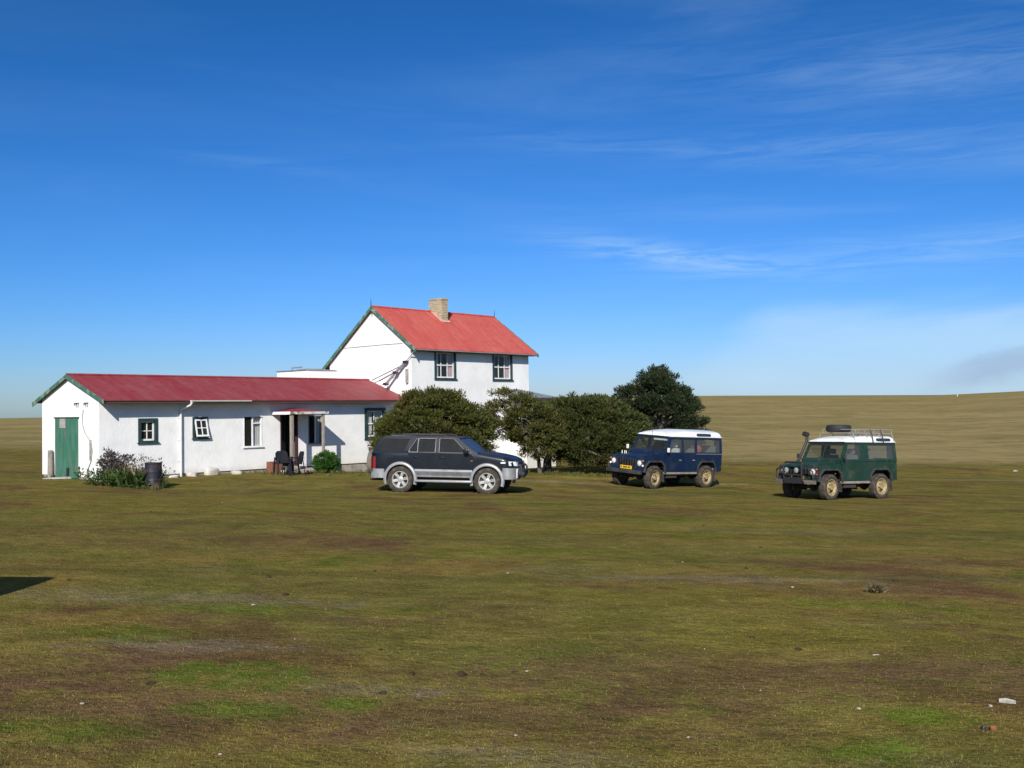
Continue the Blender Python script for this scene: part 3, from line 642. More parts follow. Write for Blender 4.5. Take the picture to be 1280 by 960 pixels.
window(farm, 1.37, 2.71, 3.57, 4.84, DKGREEN, .075, 3, 2, mid=.05, curtains=((.0, .22, CURT), (.66, 1, PINKC)))
window(farm, 5.14, 6.52, 3.57, 4.84, DKGREEN, .075, 3, 2, mid=.05, curtains=((.02, .16, CURT), (.70, 1, PINKC)))
mb = MB(); mb.tube([(-.02, 4.75, 5.12), (-.02, 2.0, 5.14), (-.02, .55, 5.13)], .010, 5); mb.build("cable", STUCCO_GREY, farm)
mb = MB(); mb.box(-.10, -.003, .18, .29, 3.38, 3.99); mb.build("wall_bracket", STUCCO_GREY, farm)
GP = mat("galvanised_pipe", (.42, .42, .46), .45, .4, (.3, .3, .33), 6)
mb = MB(); mb.tube([(-.06, -.27, 4.76), (-.12, .2, 4.32)], .022, 8); mb.tube([(-.12, .2, 4.32), (-.22, .8, 3.85), (-.30, 1.40, 3.32)], .062, 10); st = mb.build("strut_pipe", GP, farm)
for p in ((-.125, .24, 4.29), (-.22, .80, 3.85), (-.29, 1.36, 3.36)):
    mb = MB(); mb.box(p[0]-.09, p[0]+.09, p[1]-.09, p[1]+.09, p[2]-.055, p[2]+.055); mb.build("clamp", BLACK, st)
mb = MB(); mb.tube([(-.14, .55, 4.12), (-.2, 2.40, 3.56)], .018, 6); mb.build("guy_wire", BLACK, farm); mb = MB(); mb.tube([(-.2, .95, 3.82), (-.25, 1.85, 3.5)], .014, 6); mb.build("guy_wire", BLACK, farm)
# flat roofed block behind the wing
X0, X1, Y0, Y1 = 12.1-13.7, -.02, 4.6+.6, 7.65
mb = MB(); mb.box(X0, X1, Y0, Y1, -.2, 4.085); rx = mb.build("rear_extension", WALL, farm)
mb = MB(); mb.box(X0-.04, X1-.01, Y0-.04, Y1+.04, 4.088, 4.13); mb.build("flat_roof", GREY_IRON, rx)
mb = MB(); mb.tube([(X0-.04, Y0+.10, -.2), (X0-.04, Y0+.10, 4.05)], .04, 8); mb.build("downpipe", PIPE, rx); mb = MB(); mb.tube([(X0-.04, Y0+1.0, 3.0), (X0-.04, Y0+1.0, 4.05)], .03, 8); mb.build("downpipe", PIPE, rx)
mb = MB(); mb.tube([(X0+.1, Y0+1.4, 4.13), (X0+.1, Y0+1.4, 4.25), (X0+.3, Y0+.9, 4.27)], .03, 6); mb.build("vent_pipe", GREY_IRON, rx); mb = MB(); mb.box(X0+.2, X0+1.2, Y0+.3, Y0+1.2, 4.133, 4.18); mb.build("roof_vent", GREY_IRON, rx)
# sunroom with a low grey hipped roof at the far right corner
sx = lambda s: s-13.7
mb = MB(); a0, a1, yf = sx(19.75), sx(21.85), -1.3
mb.box(a0, a1, yf, -.02, -.6, .75); 
for xx in np.linspace(a0, a1-.09, 6): mb.box(xx, xx+.09, yf, yf+.09, .752, 2.62)
for yy in (-.75, -.12): mb.box(a1-.09, a1, yy, yy+.09, .752, 2.62)
sr = mb.build("sunroom", WALL, farm)
mb = MB(); mb.quad((a0, yf+.05, .75), (a1-.05, yf+.05, .75), (a1-.05, yf+.05, 2.62), (a0, yf+.05, 2.62)); mb.quad((a1-.05, yf+.05, .75), (a1-.05, -.03, .75), (a1-.05, -.03, 2.62), (a1-.05, yf+.05, 2.62)); mb.build("pane", GLASS, sr)
mb = MB(); b0, b1 = sx(19.6), sx(22.05)
P = {'a': (b0, -1.45, 2.72), 'b': (b1, -1.45, 2.72), 'c': (b1, .9, 2.72), 'd': (b0, -.006, 3.16), 'e': (sx(20.6), -.006, 3.16), 'f': (FL+.01, .9, 2.9)}
V = {k: mb.bm.verts.new(v) for k, v in P.items()}
mb._face([V['a'], V['b'], V['e'], V['d']]); mb._face([V['b'], V['c'], V['f'], V['e']])
r = mb.build("sunroom_roof", GREY_IRON, sr, smooth=0)
so = r.modifiers.new("solid", 'SOLIDIFY'); so.thickness = .03; so.offset = -1
mb = MB(); mb.box(b0, b1, -1.46, -1.40, 2.58, 2.70); mb.box(b1-.06, b1, -1.40, .9, 2.58, 2.70); mb.build("fascia", TIMB, sr)
# ------------------------------------------------------------------ vehicles (local frame: x forward from the front axle, y to the car's left, z up from the ground)
RUB = mat("tyre_rubber", (.045, .039, .034), .95, spec=.2, col2=(.10, .085, .065), nscale=9, lo=.42, hi=.7)
PLASTIC = mat("black_plastic", (.025, .025, .027), .6, col2=(.05, .048, .045), nscale=9)
CREAM = mat("cream_steel", (.36, .28, .13), .65, col2=(.20, .15, .075), nscale=10)
ALLOY = mat("silver_alloy", (.50, .49, .46), .4, .5, col2=(.38, .36, .32), nscale=9)
SILVER = mat("silver_paint", (.31, .32, .335), .42, .35, coat=.2, col2=(.27, .265, .25), nscale=5)
NAVY = mat("navy_paint", (.0042, .0155, .047), .42, coat=.06, spec=.28, col2=(.007, .020, .055), nscale=3, col3=(.028, .032, .04), n3=4)
FOREST = mat("forest_paint", (.010, .034, .023), .42, coat=.08, spec=.3, col2=(.015, .042, .029), nscale=3, col3=(.05, .06, .042), n3=4)
SLATE = mat("blue_black_paint", (.0075, .010, .0145), .34, coat=.15, spec=.28, col2=(.011, .0135, .018), nscale=3)
ROOFW = mat("white_roof_paint", (.80, .80, .79), .4, coat=.3, col2=(.70, .69, .66), nscale=4)
SILLM = mat("dusty_sill", (.25, .225, .195), .85, col2=(.17, .15, .13), nscale=8)
CHROME = mat("sunlit_lamp_chrome", (.86, .86, .84), .35, .35)  # pale lamp face: reflected sunlight put into the base colour
LENS = mat("sunlit_lamp_glass", (.80, .80, .78), .12, .2)  # lens colour whitened to stand in for sunlight reflecting
CARGLASS = glass_mat("car_glass", (.66, .71, .70), .55, .13)
SUVGLASS = glass_mat("dark_car_glass", (.42, .46, .46), .55, .06)
SCREEN = glass_mat("windscreen_glass", (.66, .71, .70), .5, .035)
TINTED = glass_mat("tinted_glass", (.30, .33, .34), .5, .06)
AMBER = mat("amber_lens", (.28, .085, .03), .3); REDL = mat("red_lens", (.24, .018, .022), .3)
PLATE = mat("yellow_plate", (.75, .48, .02), .5)
SEAT = mat("grey_seat", (.16, .155, .15), .9); SEATW = mat("pale_seat_cover", (.66, .64, .60), .9)
REDBAG = mat("red_bag", (.45, .05, .07), .8)
DIRT = mat("muddy_underside", (.035, .030, .025), .95)

def finish(bm_builder, *a, **k): return bm_builder.build(*a, **k)

def wheel(root, x, y, r, w, style, side, steer=0., z=None):
    """side +1 = left (outer face towards +y)"""
    e = empty("wheel", (x, y, z if z is not None else r), 0, root); e.rotation_euler = (0, 0, steer)
    Mx = Matrix.Rotation(R(-90)*side, 4, 'X')           # lathe axis to the outer side
    h = w/2; ri = .255 if style == 'steel' else .245
    mb = MB()
    prof = [(ri, -h*.80), (ri+.02, -h*.95), (r*.80, -h*1.0), (r*.93, -h*.93), (r*.985, -h*.74), (r, -h*.45), (r, h*.45), (r*.985, h*.74), (r*.93, h*.93), (r*.80, h*1.0), (ri+.02, h*.95), (ri, h*.80)]
    mb.lathe(prof, 40, Mx)
    for k in range(36):                                   # tread lugs
        a = 2*math.pi*k/36
        for q in (-1, 1):
            m2 = Mx @ Matrix.Rotation(a+q*.04, 4, 'Z')
            mb.box(r-.012, r+.009, -.022, .022, min(q*h*.12, q*h*.80), max(q*h*.12, q*h*.80), m2)
    mb.build("tyre", RUB, e, smooth=40)
    mb = MB()
    if style == 'steel':
        mb.lathe([(ri+.004, -h*.8), (ri+.012, h*.86), (ri-.012, h*.86), (ri-.03, h*.62), (ri-.055, h*.35), (.165, h*.12), (.125, h*.42), (.085, h*.46), (.080, h*.5), (.078, h*1.02), (.05, h*1.12), (0, h*1.12)], 28, Mx, 0)
        for k in range(10):
            a = 2*math.pi*k/10; m2 = Mx @ Matrix.Translation((.183*math.cos(a), .183*math.sin(a), h*.12)) @ Matrix.Rotation(a, 4, 'Z')
            mb.lathe([(0, .010), (.022, .010), (.024, -.01)], 10, m2, 1)
        for k in range(5):
            a = 2*math.pi*k/5+.3; m2 = Mx @ Matrix.Translation((.105*math.cos(a), .105*math.sin(a), h*.42)); mb.lathe([(.016, -.01), (.016, .035), (0, .035)], 6, m2, 1)
        mb.build("rim", [CREAM, BLACK], e)
    else:
        mb.lathe([(ri+.004, -h*.8), (ri+.010, h*.88), (ri-.012, h*.88), (ri-.026, h*.6), (ri-.035, -h*.2)], 32, Mx, 0)
        mb.lathe([(ri-.03, -h*.05), (0, -h*.05)], 24, Mx, 1)
        mb.lathe([(.085, h*.1), (.085, h*.62), (.070, h*.68), (.045, h*.70), (.045, h*.82), (0, h*.84)], 20, Mx, 0)
        for k in range(6):
            a = 2*math.pi*k/6+.2; m2 = Mx @ Matrix.Rotation(a, 4, 'Z')
            V = [mb.bm.verts.new(m2 @ Vector(p)) for p in ((.07, -.040, h*.62), (.07, .040, h*.62), (ri-.02, .044, h*.74), (ri-.02, -.044, h*.74), (.07, -.040, h*.25), (.07, .040, h*.25), (ri-.02, .044, h*.35), (ri-.02, -.044, h*.35))]
            for f in ((0, 1, 2, 3), (4, 7, 6, 5), (0, 4, 5, 1), (1, 5, 6, 2), (2, 6, 7, 3), (3, 7, 4, 0)): mb._face([V[i] for i in f])
        mb.build("rim", [ALLOY, BLACK], e)
    return e

def place_vehicle(root, X, Y, heading, xc, half=1.3):
    """stand a vehicle on the ground: xc is the local x of the middle between the axles"""
    h = Vector((math.cos(heading), math.sin(heading), 0)); l = Vector((-h.y, h.x, 0))
    zf, zr = gz(X+h.x*half, Y+h.y*half), gz(X-h.x*half, Y-h.y*half); zl, zg = gz(X+l.x*.7, Y+l.y*.7), gz(X-l.x*.7, Y-l.y*.7)
    f = (h+Vector((0, 0, (zf-zr)/(2*half)))).normalized(); s = (l+Vector((0, 0, (zl-zg)/1.4))).normalized()
    n = f.cross(s).normalized(); s = n.cross(f)
    Mx = Matrix((f, s, n)).transposed().to_4x4(); Mx.translation = Vector((X, Y, (zf+zr)/2-.012))-f*xc
    root.matrix_world = Mx

def arch_band(mb, path, y0, y1, wd):
    """flare along an arch: path in (x,z), widened outwards from its centre by wd"""
    cx = sum(p[0] for p in path)/len(path); cz = min(p[1] for p in path)
    out = []
    for (x, z) in path:
        d = Vector((x-cx, z-cz+.25)).normalized(); out.append((x+d.x*wd, z+d.y*wd))
    for i in range(len(path)-1):
        q = [path[i], path[i+1], out[i+1], out[i]]
        A = [mb.bm.verts.new((p[0], y0, p[1])) for p in q]; B = [mb.bm.verts.new((p[0], y1, p[1])) for p in q]
        for f in (A, B[::-1]): mb._face(f)
        for k in range(4): mb._face([A[k], B[k], B[(k+1) % 4], A[(k+1) % 4]])

def lr_arch(cx): return [(cx+.50, .56), (cx+.455, .78), (cx+.30, .925), (cx-.30, .925), (cx-.455, .78), (cx-.50, .56)]

def land_rover(name, label, paint, long_body, cat="four wheel drive"):
    root = empty(name); tag(root, label, cat)
    wb = 2.794 if long_body else 2.36
    xr = -wb-.86 if long_body else -wb-.80
    W0 = .80; ZW = 1.22; ZG = 1.80; YT = .735
    yup = lambda z: W0+.012-(W0-YT)*max(0, (z-ZW))/(ZG-ZW)
    # lower body sides with the wheel arches cut out
    mb = MB(); af = lr_arch(0); ar = lr_arch(-wb)
    outer = [(.52, .56)]+af[:0]+[(.52, 1.05), (.49, 1.075), (-.50, 1.13), (-.50, ZW), (xr, ZW), (xr, .56)]+[(p[0], p[1]) for p in ar[::-1]]+[(p[0], p[1]) for p in af[::-1]]
    outer = [(.52, .58)]+[(.52, 1.05), (.49, 1.075), (-.50, 1.13), (-.50, ZW), (xr, ZW), (xr, .60)]+ar[::-1]+af[::-1]
    # small rails so neighbouring arch ends do not touch
    for s in (1, -1):
        mb.panel(outer, [], lambda u, v: (u, s*W0, v), (0, -s*.03, 0))
    # wing tops, scuttle, front and back panels
    mb.panel([(.52, .60), (W0-.0, .60)] and [(-W0, .60), (W0, .60), (W0, 1.05), (-W0, 1.05)], [[(-.43, .70), (.43, .70), (.43, 1.04), (-.43, 1.04)]], lambda u, v: (.52, u, v), (-.02, 0, 0))
    for s in (1, -1):
        mb.quad((.52, s*W0, 1.05), (.52, s*.58, 1.05), (.49, s*.58, 1.078), (.49, s*W0, 1.078)); mb.quad((.49, s*W0, 1.078), (.49, s*.58, 1.078), (-.50, s*.58, 1.132), (-.50, s*W0, 1.132))
    mb.quad((-.50, -W0, 1.13), (-.50, W0, 1.13), (-.50, W0, 1.25), (-.50, -W0, 1.25))
    mb.quad((-.50, -W0, 1.25), (-.50, W0, 1.25), (-.62, W0, 1.25), (-.62, -W0, 1.25))
    mb.panel(rect(-W0, W0, .60, ZW), [], lambda u, v: (xr, u, v), (.02, 0, 0))
    body = mb.build("body", paint, root)
    # bonnet
    mb = MB(); secs = []
    for (x, z, wd) in ((.53, 1.035, .57), (.52, 1.075, .575), (.47, 1.105, .58), (.0, 1.145, .58), (-.50, 1.175, .58)):
        ring = []
        for k in range(-6, 7):
            y = wd*k/6; ring.append((x, y, z+.016*(1-(k/6)**4)))
        ring += [(x, wd, z-.06), (x, -wd, z-.06)]; secs.append(ring)
    mb.loft(secs); bon = mb.build("bonnet", paint, root)
    # cabin: pillars and window frames
    rail = .045
    fd = [(-.655, 1.27), (-.87, 1.735), (-1.40, 1.735), (-1.40, 1.27)]
    if long_body: holes = [fd, [(-1.50, 1.27), (-1.50, 1.735), (-2.13, 1.735), (-2.13, 1.27)], [(-2.24, 1.28), (-2.24, 1.735), (xr+.12, 1.735), (xr+.12, 1.28)]]
    else: holes = [fd, [(-1.80, 1.28), (-1.80, 1.735), (xr+.14, 1.735), (xr+.14, 1.28)]]
    mb = MB()
    for s in (1, -1):
        mb.panel([(-.505, ZW), (-.79, ZG), (xr, ZG), (xr, ZW)], holes, lambda u, v: (u, s*yup(v), v), (0, -s*.035, 0))
    ws = lambda u, v: (-.515-(v-1.25)*.475, u, v)                    # windscreen plane
    mb.panel([(-.79, 1.25), (.79, 1.25), (.735, 1.81), (-.735, 1.81)], [[(-.735, 1.305), (-.02, 1.305), (-.02, 1.755), (-.69, 1.755)], [(.02, 1.305), (.735, 1.305), (.69, 1.755), (.02, 1.755)]], ws, (-.03, 0, 0))
    mb.panel([(-W0, ZW), (W0, ZW), (YT, ZG), (-YT, ZG)], [[(-.45, 1.30), (.45, 1.30), (.43, 1.70), (-.43, 1.70)]], lambda u, v: (xr, u, v), (.03, 0, 0))
    cab = mb.build("cabin", paint, root)
    for s in (1, -1):
        for h in holes:
            m2 = MB(); m2.panel(h, [], lambda u, v: (u, s*(yup(v)-.018), v)); m2.build("window", CARGLASS, root)
    m2 = MB(); m2.panel([(-.735, 1.305), (.735, 1.305), (.69, 1.755), (-.69, 1.755)], [], lambda u, v: tuple(Vector(ws(u, v))+Vector((-.015, 0, 0)))); m2.build("windscreen", SCREEN, root)
    m2 = MB(); m2.panel([(-.45, 1.30), (.45, 1.30), (.43, 1.70), (-.43, 1.70)], [], lambda u, v: (xr+.015, u, v)); m2.build("window", CARGLASS, root)
    # white roof, lower at the windscreen, ribbed crown
    mb = MB(); secs = []
    for (x, zs, zt, wd) in ((-.745, ZG+.005, 1.835, .742), (-.76, 1.845, 1.865, .735), (-1.0, 1.895, 1.945, .73), (-1.45, 1.955, 2.02, .725), (-1.9, 1.975, 2.05, .725), (xr+.14, 1.975, 2.05, .725), (xr+.05, 1.955, 2.02, .72), (xr+.0, 1.91, 1.965, .715), (xr-.03, 1.85, 1.89, .71)):
        half = [(.748, ZG+.004), (.748, ZG+.03), (wd-.012, zs-.03), (wd-.045, zs+.005), (wd-.12, zs+.03), (wd*.45, zt-.008), (0, zt)]
        if x > -.75: half = [(.748, ZG+.004), (.748, ZG+.012), (.735, ZG+.018), (.70, ZG+.022), (.6, ZG+.026), (.3, ZG+.03), (0, ZG+.032)]
        ring = [(x, y, z) for y, z in half]+[(x, -y, z) for y, z in half[-2::-1]]; secs.append(ring)
    mb.loft(secs); roof = mb.build("roof", ROOFW, root, smooth=50)
    mb = MB(); mb.box(-.755, -.735, -.74, .74, ZG+.0, ZG+.022)
    for s in (1, -1): mb.box(xr, -.74, s*.752-.012, s*.752+.012, ZG-.012, ZG+.010)
    mb.build("drip_rail", PLASTIC, roof)
    xa, xb = (xr+1.42, xr+.62) if long_body else (xr+.92, xr+.22)
    for s in (1, -1):
        mb = MB(); loop = [(xa-.06, 1.845), (xa, 1.865), (xa, 1.925), (xa-.06, 1.945), (xb+.06, 1.945), (xb, 1.925), (xb, 1.865), (xb+.06, 1.845)]
        mb.panel(loop, [], lambda u, v: (u, s*(.748-(v-1.83)*.235), v), (0, s*.010, 0)); mb.build("skylight_window", mat("dark_skylight", (.03, .035, .045), .12, spec=.8) if "dark_skylight" not in MATS else MATS["dark_skylight"], roof)
    # doors: slightly proud skins with shut lines
    dz0, dz1 = .60, ZW-.004
    doors = [[(-.515, dz0), (-.515, dz1), (-1.455, dz1), (-1.455, dz0)]]
    if long_body: doors.append([(-1.475, dz0), (-1.475, dz1), (-2.19, dz1), (-2.19, .99), (-2.35, .93), (-2.37, .80), (-2.30, dz0)] and [(-1.475, dz0), (-1.475, dz1), (-2.19, dz1), (-2.19, .93), (-2.29, .80), (-2.29, dz0)])
    for s in (1, -1):
        for dd in doors:
            mb = MB(); mb.panel(dd, [], lambda u, v: (u, s*(W0+.0015), v), (0, s*.012, 0)); do = mb.build("door", paint, root)
            xx = dd[2][0]+.16; mb = MB(); mb.box(xx-.05, xx+.05, min(s*(W0+.015), s*(W0+.045)), max(s*(W0+.015), s*(W0+.045)), .985, 1.02); mb.build("handle", SILLM if long_body else PLASTIC, do)
            for zz in (.72, 1.10):
                mb = MB(); mb.box(dd[0][0]-.03, dd[0][0]+.03, min(s*(W0+.002), s*(W0+.03)), max(s*(W0+.002), s*(W0+.03)), zz, zz+.06); mb.build("hinge", paint, do)
        # waist capping, sill, arches
        mb = MB(); mb.box(xr, -.50 if False else (doors[-1][2][0]), min(s*W0, s*(W0+.018)), max(s*W0, s*(W0+.018)), ZW-.012, ZW+.014); mb.build("waist_rail", paint if not long_body else mat("dull_capping", (.16, .16, .165), .7), root)
        mb = MB(); mb.box(-wb+.49, -.49, min(s*(W0-.05), s*(W0+.006)), max(s*(W0-.05), s*(W0+.006)), .515, .585); mb.build("sill", SILLM, root)
        for a in (af, ar):
            mb = MB(); arch_band(mb, a, s*(W0-.03), s*(W0+.055), .06); mb.build("wheel_arch", PLASTIC, root, bevel=.008)
        # wheels
        wheel(root, 0, s*.74, .40, .235, 'steel', s, steer=R(7)); wheel(root, -wb, s*.74, .40, .235, 'steel', s)
        mb = MB(); mb.bar((-.475, s*.70, .55), (-.50, s*.70, .26), .24, .012, up=(1, 0, 0)); mb.build("mud_flap", RUB, root); mb = MB(); mb.bar((-wb-.50, s*.70, .57), (-wb-.53, s*.70, .24), .26, .012, up=(1, 0, 0)); mb.build("mud_flap", RUB, root)
        # lamps on the wing front
        mb = MB(); mb.box(.512, .536, min(s*.445, s*.79), max(s*.445, s*.79), .70, 1.03); mb.build("lamp_panel", PLASTIC if not long_body else paint, root)
        Mx = Matrix.Translation((.537, s*.595, .88)) @ Matrix.Rotation(R(90), 4, 'Y')
        mb = MB(); mb.lathe([(.105, 0), (.105, .02), (.090, .03), (.080, .018)], 24, Mx); hl = mb.build("headlight", SILLM, root)
        mb = MB(); mb.lathe([(.086, .018), (.06, .036), (.03, .044), (0, .046)], 24, Mx); mb.build("lens", LENS, hl)
        for (yy, zz, mm, nm) in ((.745, .96, AMBER, "indicator"), (.745, .80, WHITE if long_body else REDL, "side_lamp")):
            mb = MB(); mb.lathe([(.036, 0), (.036, .025), (.02, .04), (0, .042)], 14, Matrix.Translation((.537, s*yy, zz)) @ Matrix.Rotation(R(90), 4, 'Y')); mb.build(nm, mm, root)
        mb = MB(); mb.box(xr-.035, xr-.001, min(s*.66, s*.77), max(s*.66, s*.77), .78, 1.05); mb.build("tail_light", REDL, root)
        # mirrors
        mb = MB(); mb.bar((-.55, s*.80, 1.26), (-.50, s*.96, 1.34), .02, .02); mi = mb.build("mirror", PLASTIC, root)
        mb = MB(); mb.box(-.52, -.485, min(s*.90, s*1.0), max(s*.90, s*1.0), 1.28, 1.43); mb.build("mirror_housing", SEATW if long_body else PLASTIC, mi, bevel=.012)
    # grille, bumper, plate
    mb = MB(); mb.box(.47, .50, -.44, .44, .69, 1.045)
    for k in range(9): mb.box(.501, .545, -.43, .43, .715+k*.036, .722+k*.036)
    for k in range(8): y = -.42+k*.12; mb.box(.505, .552, y-.008, y+.008, .70, 1.035)
    mb.build("grille", PLASTIC, root)
    mb = MB(); mb.box(.62, .70, -.80, .80, .505, .625); bu = mb.build("bumper", PLASTIC if long_body else mat("dull_bumper", (.13, .11, .095), .8, col2=(.08, .07, .06)), root, bevel=.012)
    mb = MB(); mb.box(.50, .62, -.45, -.37, .50, .60); mb.box(.50, .62, .37, .45, .50, .60); mb.box(.20, .60, -.70, .70, .58, .62); mb.build("chassis", DIRT, root)
    pz = .70; mb = MB(); mb.box(.556, .566, -.26, .26, pz-.055, pz+.055); pl = mb.build("number_plate", PLATE if long_body else mat("shaded_plate", (.26, .17, .03), .8, col2=(.12, .09, .03), nscale=20), root)  # short wagon's plate: bull bar's shade painted in as darker yellow
    mb = MB()
    for k, wdt in ((-3, .045), (-1.5, .05), (-.6, .05), (.3, .05), (1.6, .05), (2.6, .045)): mb.box(.5665, .568, k*.07-wdt/2, k*.07+wdt/2, pz-.032, pz+.032)
    mb.build("plate_marking", BLACK, pl)
    # running gear and floor
    mb = MB(); mb.box(xr+.1, .4, -.52, -.42, .50, .60); mb.box(xr+.1, .4, .42, .52, .50, .60); mb.box(xr+.05, -.45, -.76, .76, .60, .64)
    for xa_ in (0, -wb):
        mb.tube([(xa_, -.66, .40), (xa_, .66, .40)], .055, 10); mb.lathe([(0, -.13), (.10, -.10), (.14, 0), (.10, .10), (0, .13)], 14, Matrix.Translation((xa_, .15, .40)) @ Matrix.Rotation(R(90), 4, 'Y'))
        mb.box(xa_-.46, xa_+.46, -.58, .58, .62, .93)
    mb.box(-1.5, -.4, -.25, .25, .40, .60); mb.tube([(-.5, .38, .45), (-2.0, .45, .44), (xr+.1, .55, .46)], .035, 8); mb.box(-1.25, -.7, .52, .74, .38, .56)
    mb.build("underframe", DIRT, root)
    # inside
    mb = MB(); mb.box(-.92, -.64, -.74, .74, 1.05, 1.24); mb.box(-1.0, -.99, -.7, .7, .64, .66); mb.build("dashboard", PLASTIC, root)
    for (sxx, yy, mm) in ((-1.35, .38, SEATW if long_body else SEAT), (-1.35, -.38, SEAT), (-2.2 if long_body else -2.1, .38, SEAT), (-2.2 if long_body else -2.1, -.38, SEATW if not long_body else SEAT)):
        mb = MB(); mb.box(sxx-.05, sxx+.42, yy-.24, yy+.24, .82, .95); mb.box(sxx-.16, sxx-.04, yy-.24, yy+.24, .95, 1.40); mb.box(sxx-.17, sxx-.07, yy-.13, yy+.13, 1.43, 1.60); mb.build("seat", mm, root, bevel=.03)
    mb = MB(); mb.lathe([(.19+.014*math.cos(q), .014*math.sin(q)) for q in np.linspace(0, 2*math.pi, 8, endpoint=False)], 24, Matrix.Translation((-.98, -.36, 1.16)) @ Matrix.Rotation(R(-62), 4, 'Y'), close=True); mb.build("steering_wheel", PLASTIC, root)
    return root, dict(wb=wb, xr=xr, roof=roof, bumper=bu, W0=W0)

# --- blue long wheelbase one
blue, kb = land_rover("off_road_wagon", "long blue off-road wagon with white roof, cream wheels and yellow number plate", NAVY, True)
mb = MB(); mb.box(-.87, -.80, -.05, .60, 1.665, 1.765); mb.build("sun_visor", WHITE, blue)
mb = MB(); mb.lathe([(.0, -.17), (.12, -.15), (.17, -.05), (.17, .05), (.12, .15), (0, .17)], 14, Matrix.Translation((kb['xr']+1.05, .48, 1.36))); mb.build("luggage_bag", REDBAG, blue)
mb = MB(); mb.box(kb['xr']+.25, kb['xr']+.30, -.72, .70, .64, 1.5); mb.build("cargo_net", SEAT, blue)
Mx = Matrix.Translation((kb['xr']-.11, .28, 1.0)) @ Matrix.Rotation(R(-90), 4, 'Y')
sp = wheel(blue, kb['xr']-.13, .22, .39, .23, 'steel', 1, z=1.02); sp.rotation_euler = (0, 0, R(90)); sp.name = "spare_wheel"
mb = MB(); mb.tube([(.15, .72, 1.1), (.13, .74, 2.05)], .006, 5); mb.build("aerial", BLACK, blue)
mb = MB()
mb.bm.free()
for yy in (-.55, -.43, -.36):
    mb = MB(); mb.tube([(.20, yy, 1.12), (.20, yy, 1.24)], .014, 6); mb.build("bonnet_peg", WHITE, blue)
place_vehicle(blue, 5.30, 36.5, R(180+41), -1.397)

# --- green short wheelbase one
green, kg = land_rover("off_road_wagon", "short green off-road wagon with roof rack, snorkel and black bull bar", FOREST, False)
W0 = kg['W0']
mb = MB()
for s in (1, -1):
    mb.tube([(.66, s*.36, .50), (.78, s*.36, .62), (.80, s*.36, 1.08), (.74, s*.34, 1.17)], .03, 8); mb.tube([(.79, s*.36, .98), (.77, s*.62, .98), (.72, s*.74, .90), (.70, s*.74, .66)], .024, 8)
mb.tube([(.74, -.34, 1.17), (.74, .34, 1.17)], .03, 8); mb.tube([(.80, -.36, .78), (.80, .36, .78)], .026, 8); mb.box(.74, .80, -.34, .34, .52, .70)
bb = mb.build("bull_bar", BLACK, green)
for s in (1, -1):
    Mx = Matrix.Translation((.82, s*.20, .93)) @ Matrix.Rotation(R(90), 4, 'Y')
    mb = MB(); mb.lathe([(0, -.07), (.07, -.06), (.095, 0), (.095, .03), (.085, .03)], 20, Mx); sl = mb.build("spot_lamp", BLACK, bb)
    mb = MB(); mb.lathe([(.084, .025), (.05, .035), (0, .04)], 20, Mx); mb.build("lens", mat("spot_lens", (.42, .42, .42), .2, .3) if "spot_lens" not in MATS else MATS["spot_lens"], sl)
mb = MB(); mb.tube([(.05, -.84, 1.0), (-.30, -.86, 1.12), (-.45, -.855, 1.25), (-.74, -.80, 1.84), (-.76, -.80, 2.0)], [.05, .05, .045, .045, .05], 10); sn = mb.build("snorkel", BLACK, green)
mb = MB(); mb.tube([(-.80, -.80, 2.05), (-.62, -.80, 2.07)], [.075, .085], 10); mb.build("snorkel_head", BLACK, sn)
# roof rack
RK = mat("grey_rack_tube", (.24, .235, .22), .7)
mb = MB(); xf, xk = -1.35, kg['xr']+.05; zr = 2.10
for s in (1, -1):
    mb.tube([(xf, s*.66, zr), (xk, s*.66, zr)], .018, 6); mb.tube([(xf, s*.66, zr+.12), (xk, s*.66, zr+.12)], .018, 6)
    for xx in np.linspace(xf, xk, 5): mb.tube([(xx, s*.66, zr), (xx, s*.66, zr+.12)], .011, 6)
    for xx in np.linspace(xf+.12, xk-.0, 4): mb.tube([(xx, s*.66, zr), (xx, s*.745, 1.82)], .013, 6)
for xx in np.linspace(xf, xk, 9): mb.box(xx-.05, xx+.05, -.655, .655, zr-.012, zr+.012)
for xx in (xf, xk): mb.tube([(xx, -.66, zr+.12), (xx, .66, zr+.12)], .014, 6)
rk = mb.build("roof_rack", RK, green)
for xx in (kg['xr']+1.12, kg['xr']+.62):
    mb = MB(); mb.tube([(xx, .66, 2.24), (xx, .74, 2.05), (xx, .785, 1.84), (xx, .80, 1.78)], .018, 6); mb.build("rack_strap", PLASTIC, rk)
mb = MB(); mb.box(-.90, -.78, -.66, .66, 1.70, 1.765); mb.build("sun_visor", PLASTIC, green)
place_vehicle(green, 10.36, 33.0, R(180+32), -1.18)
bpy.context.view_layer.update()
# the spare tyre lying on the rack rests there: a thing of its own
sw = empty("spare_wheel"); tag(sw, "black spare tyre lying flat on the green wagon's roof rack", "tyre")
Mx = Matrix.Translation((0, 0, .13))
mb = MB(); mb.lathe([(.22, -.09), (.30, -.12), (.37, -.10), (.40, -.04), (.40, .04), (.37, .10), (.30, .12), (.22, .09)], 36, Mx, close=True); mb.build("tyre", mat("black_tyre", (.014, .015, .018), .75), sw)
mb = MB(); mb.lathe([(.225, .05), (.18, .0), (.08, .02), (.07, .06), (0, .06)], 24, Mx); mb.build("rim", CREAM, sw)
sw.matrix_world = green.matrix_world @ Matrix.Translation((-1.60, -.22, 2.125))

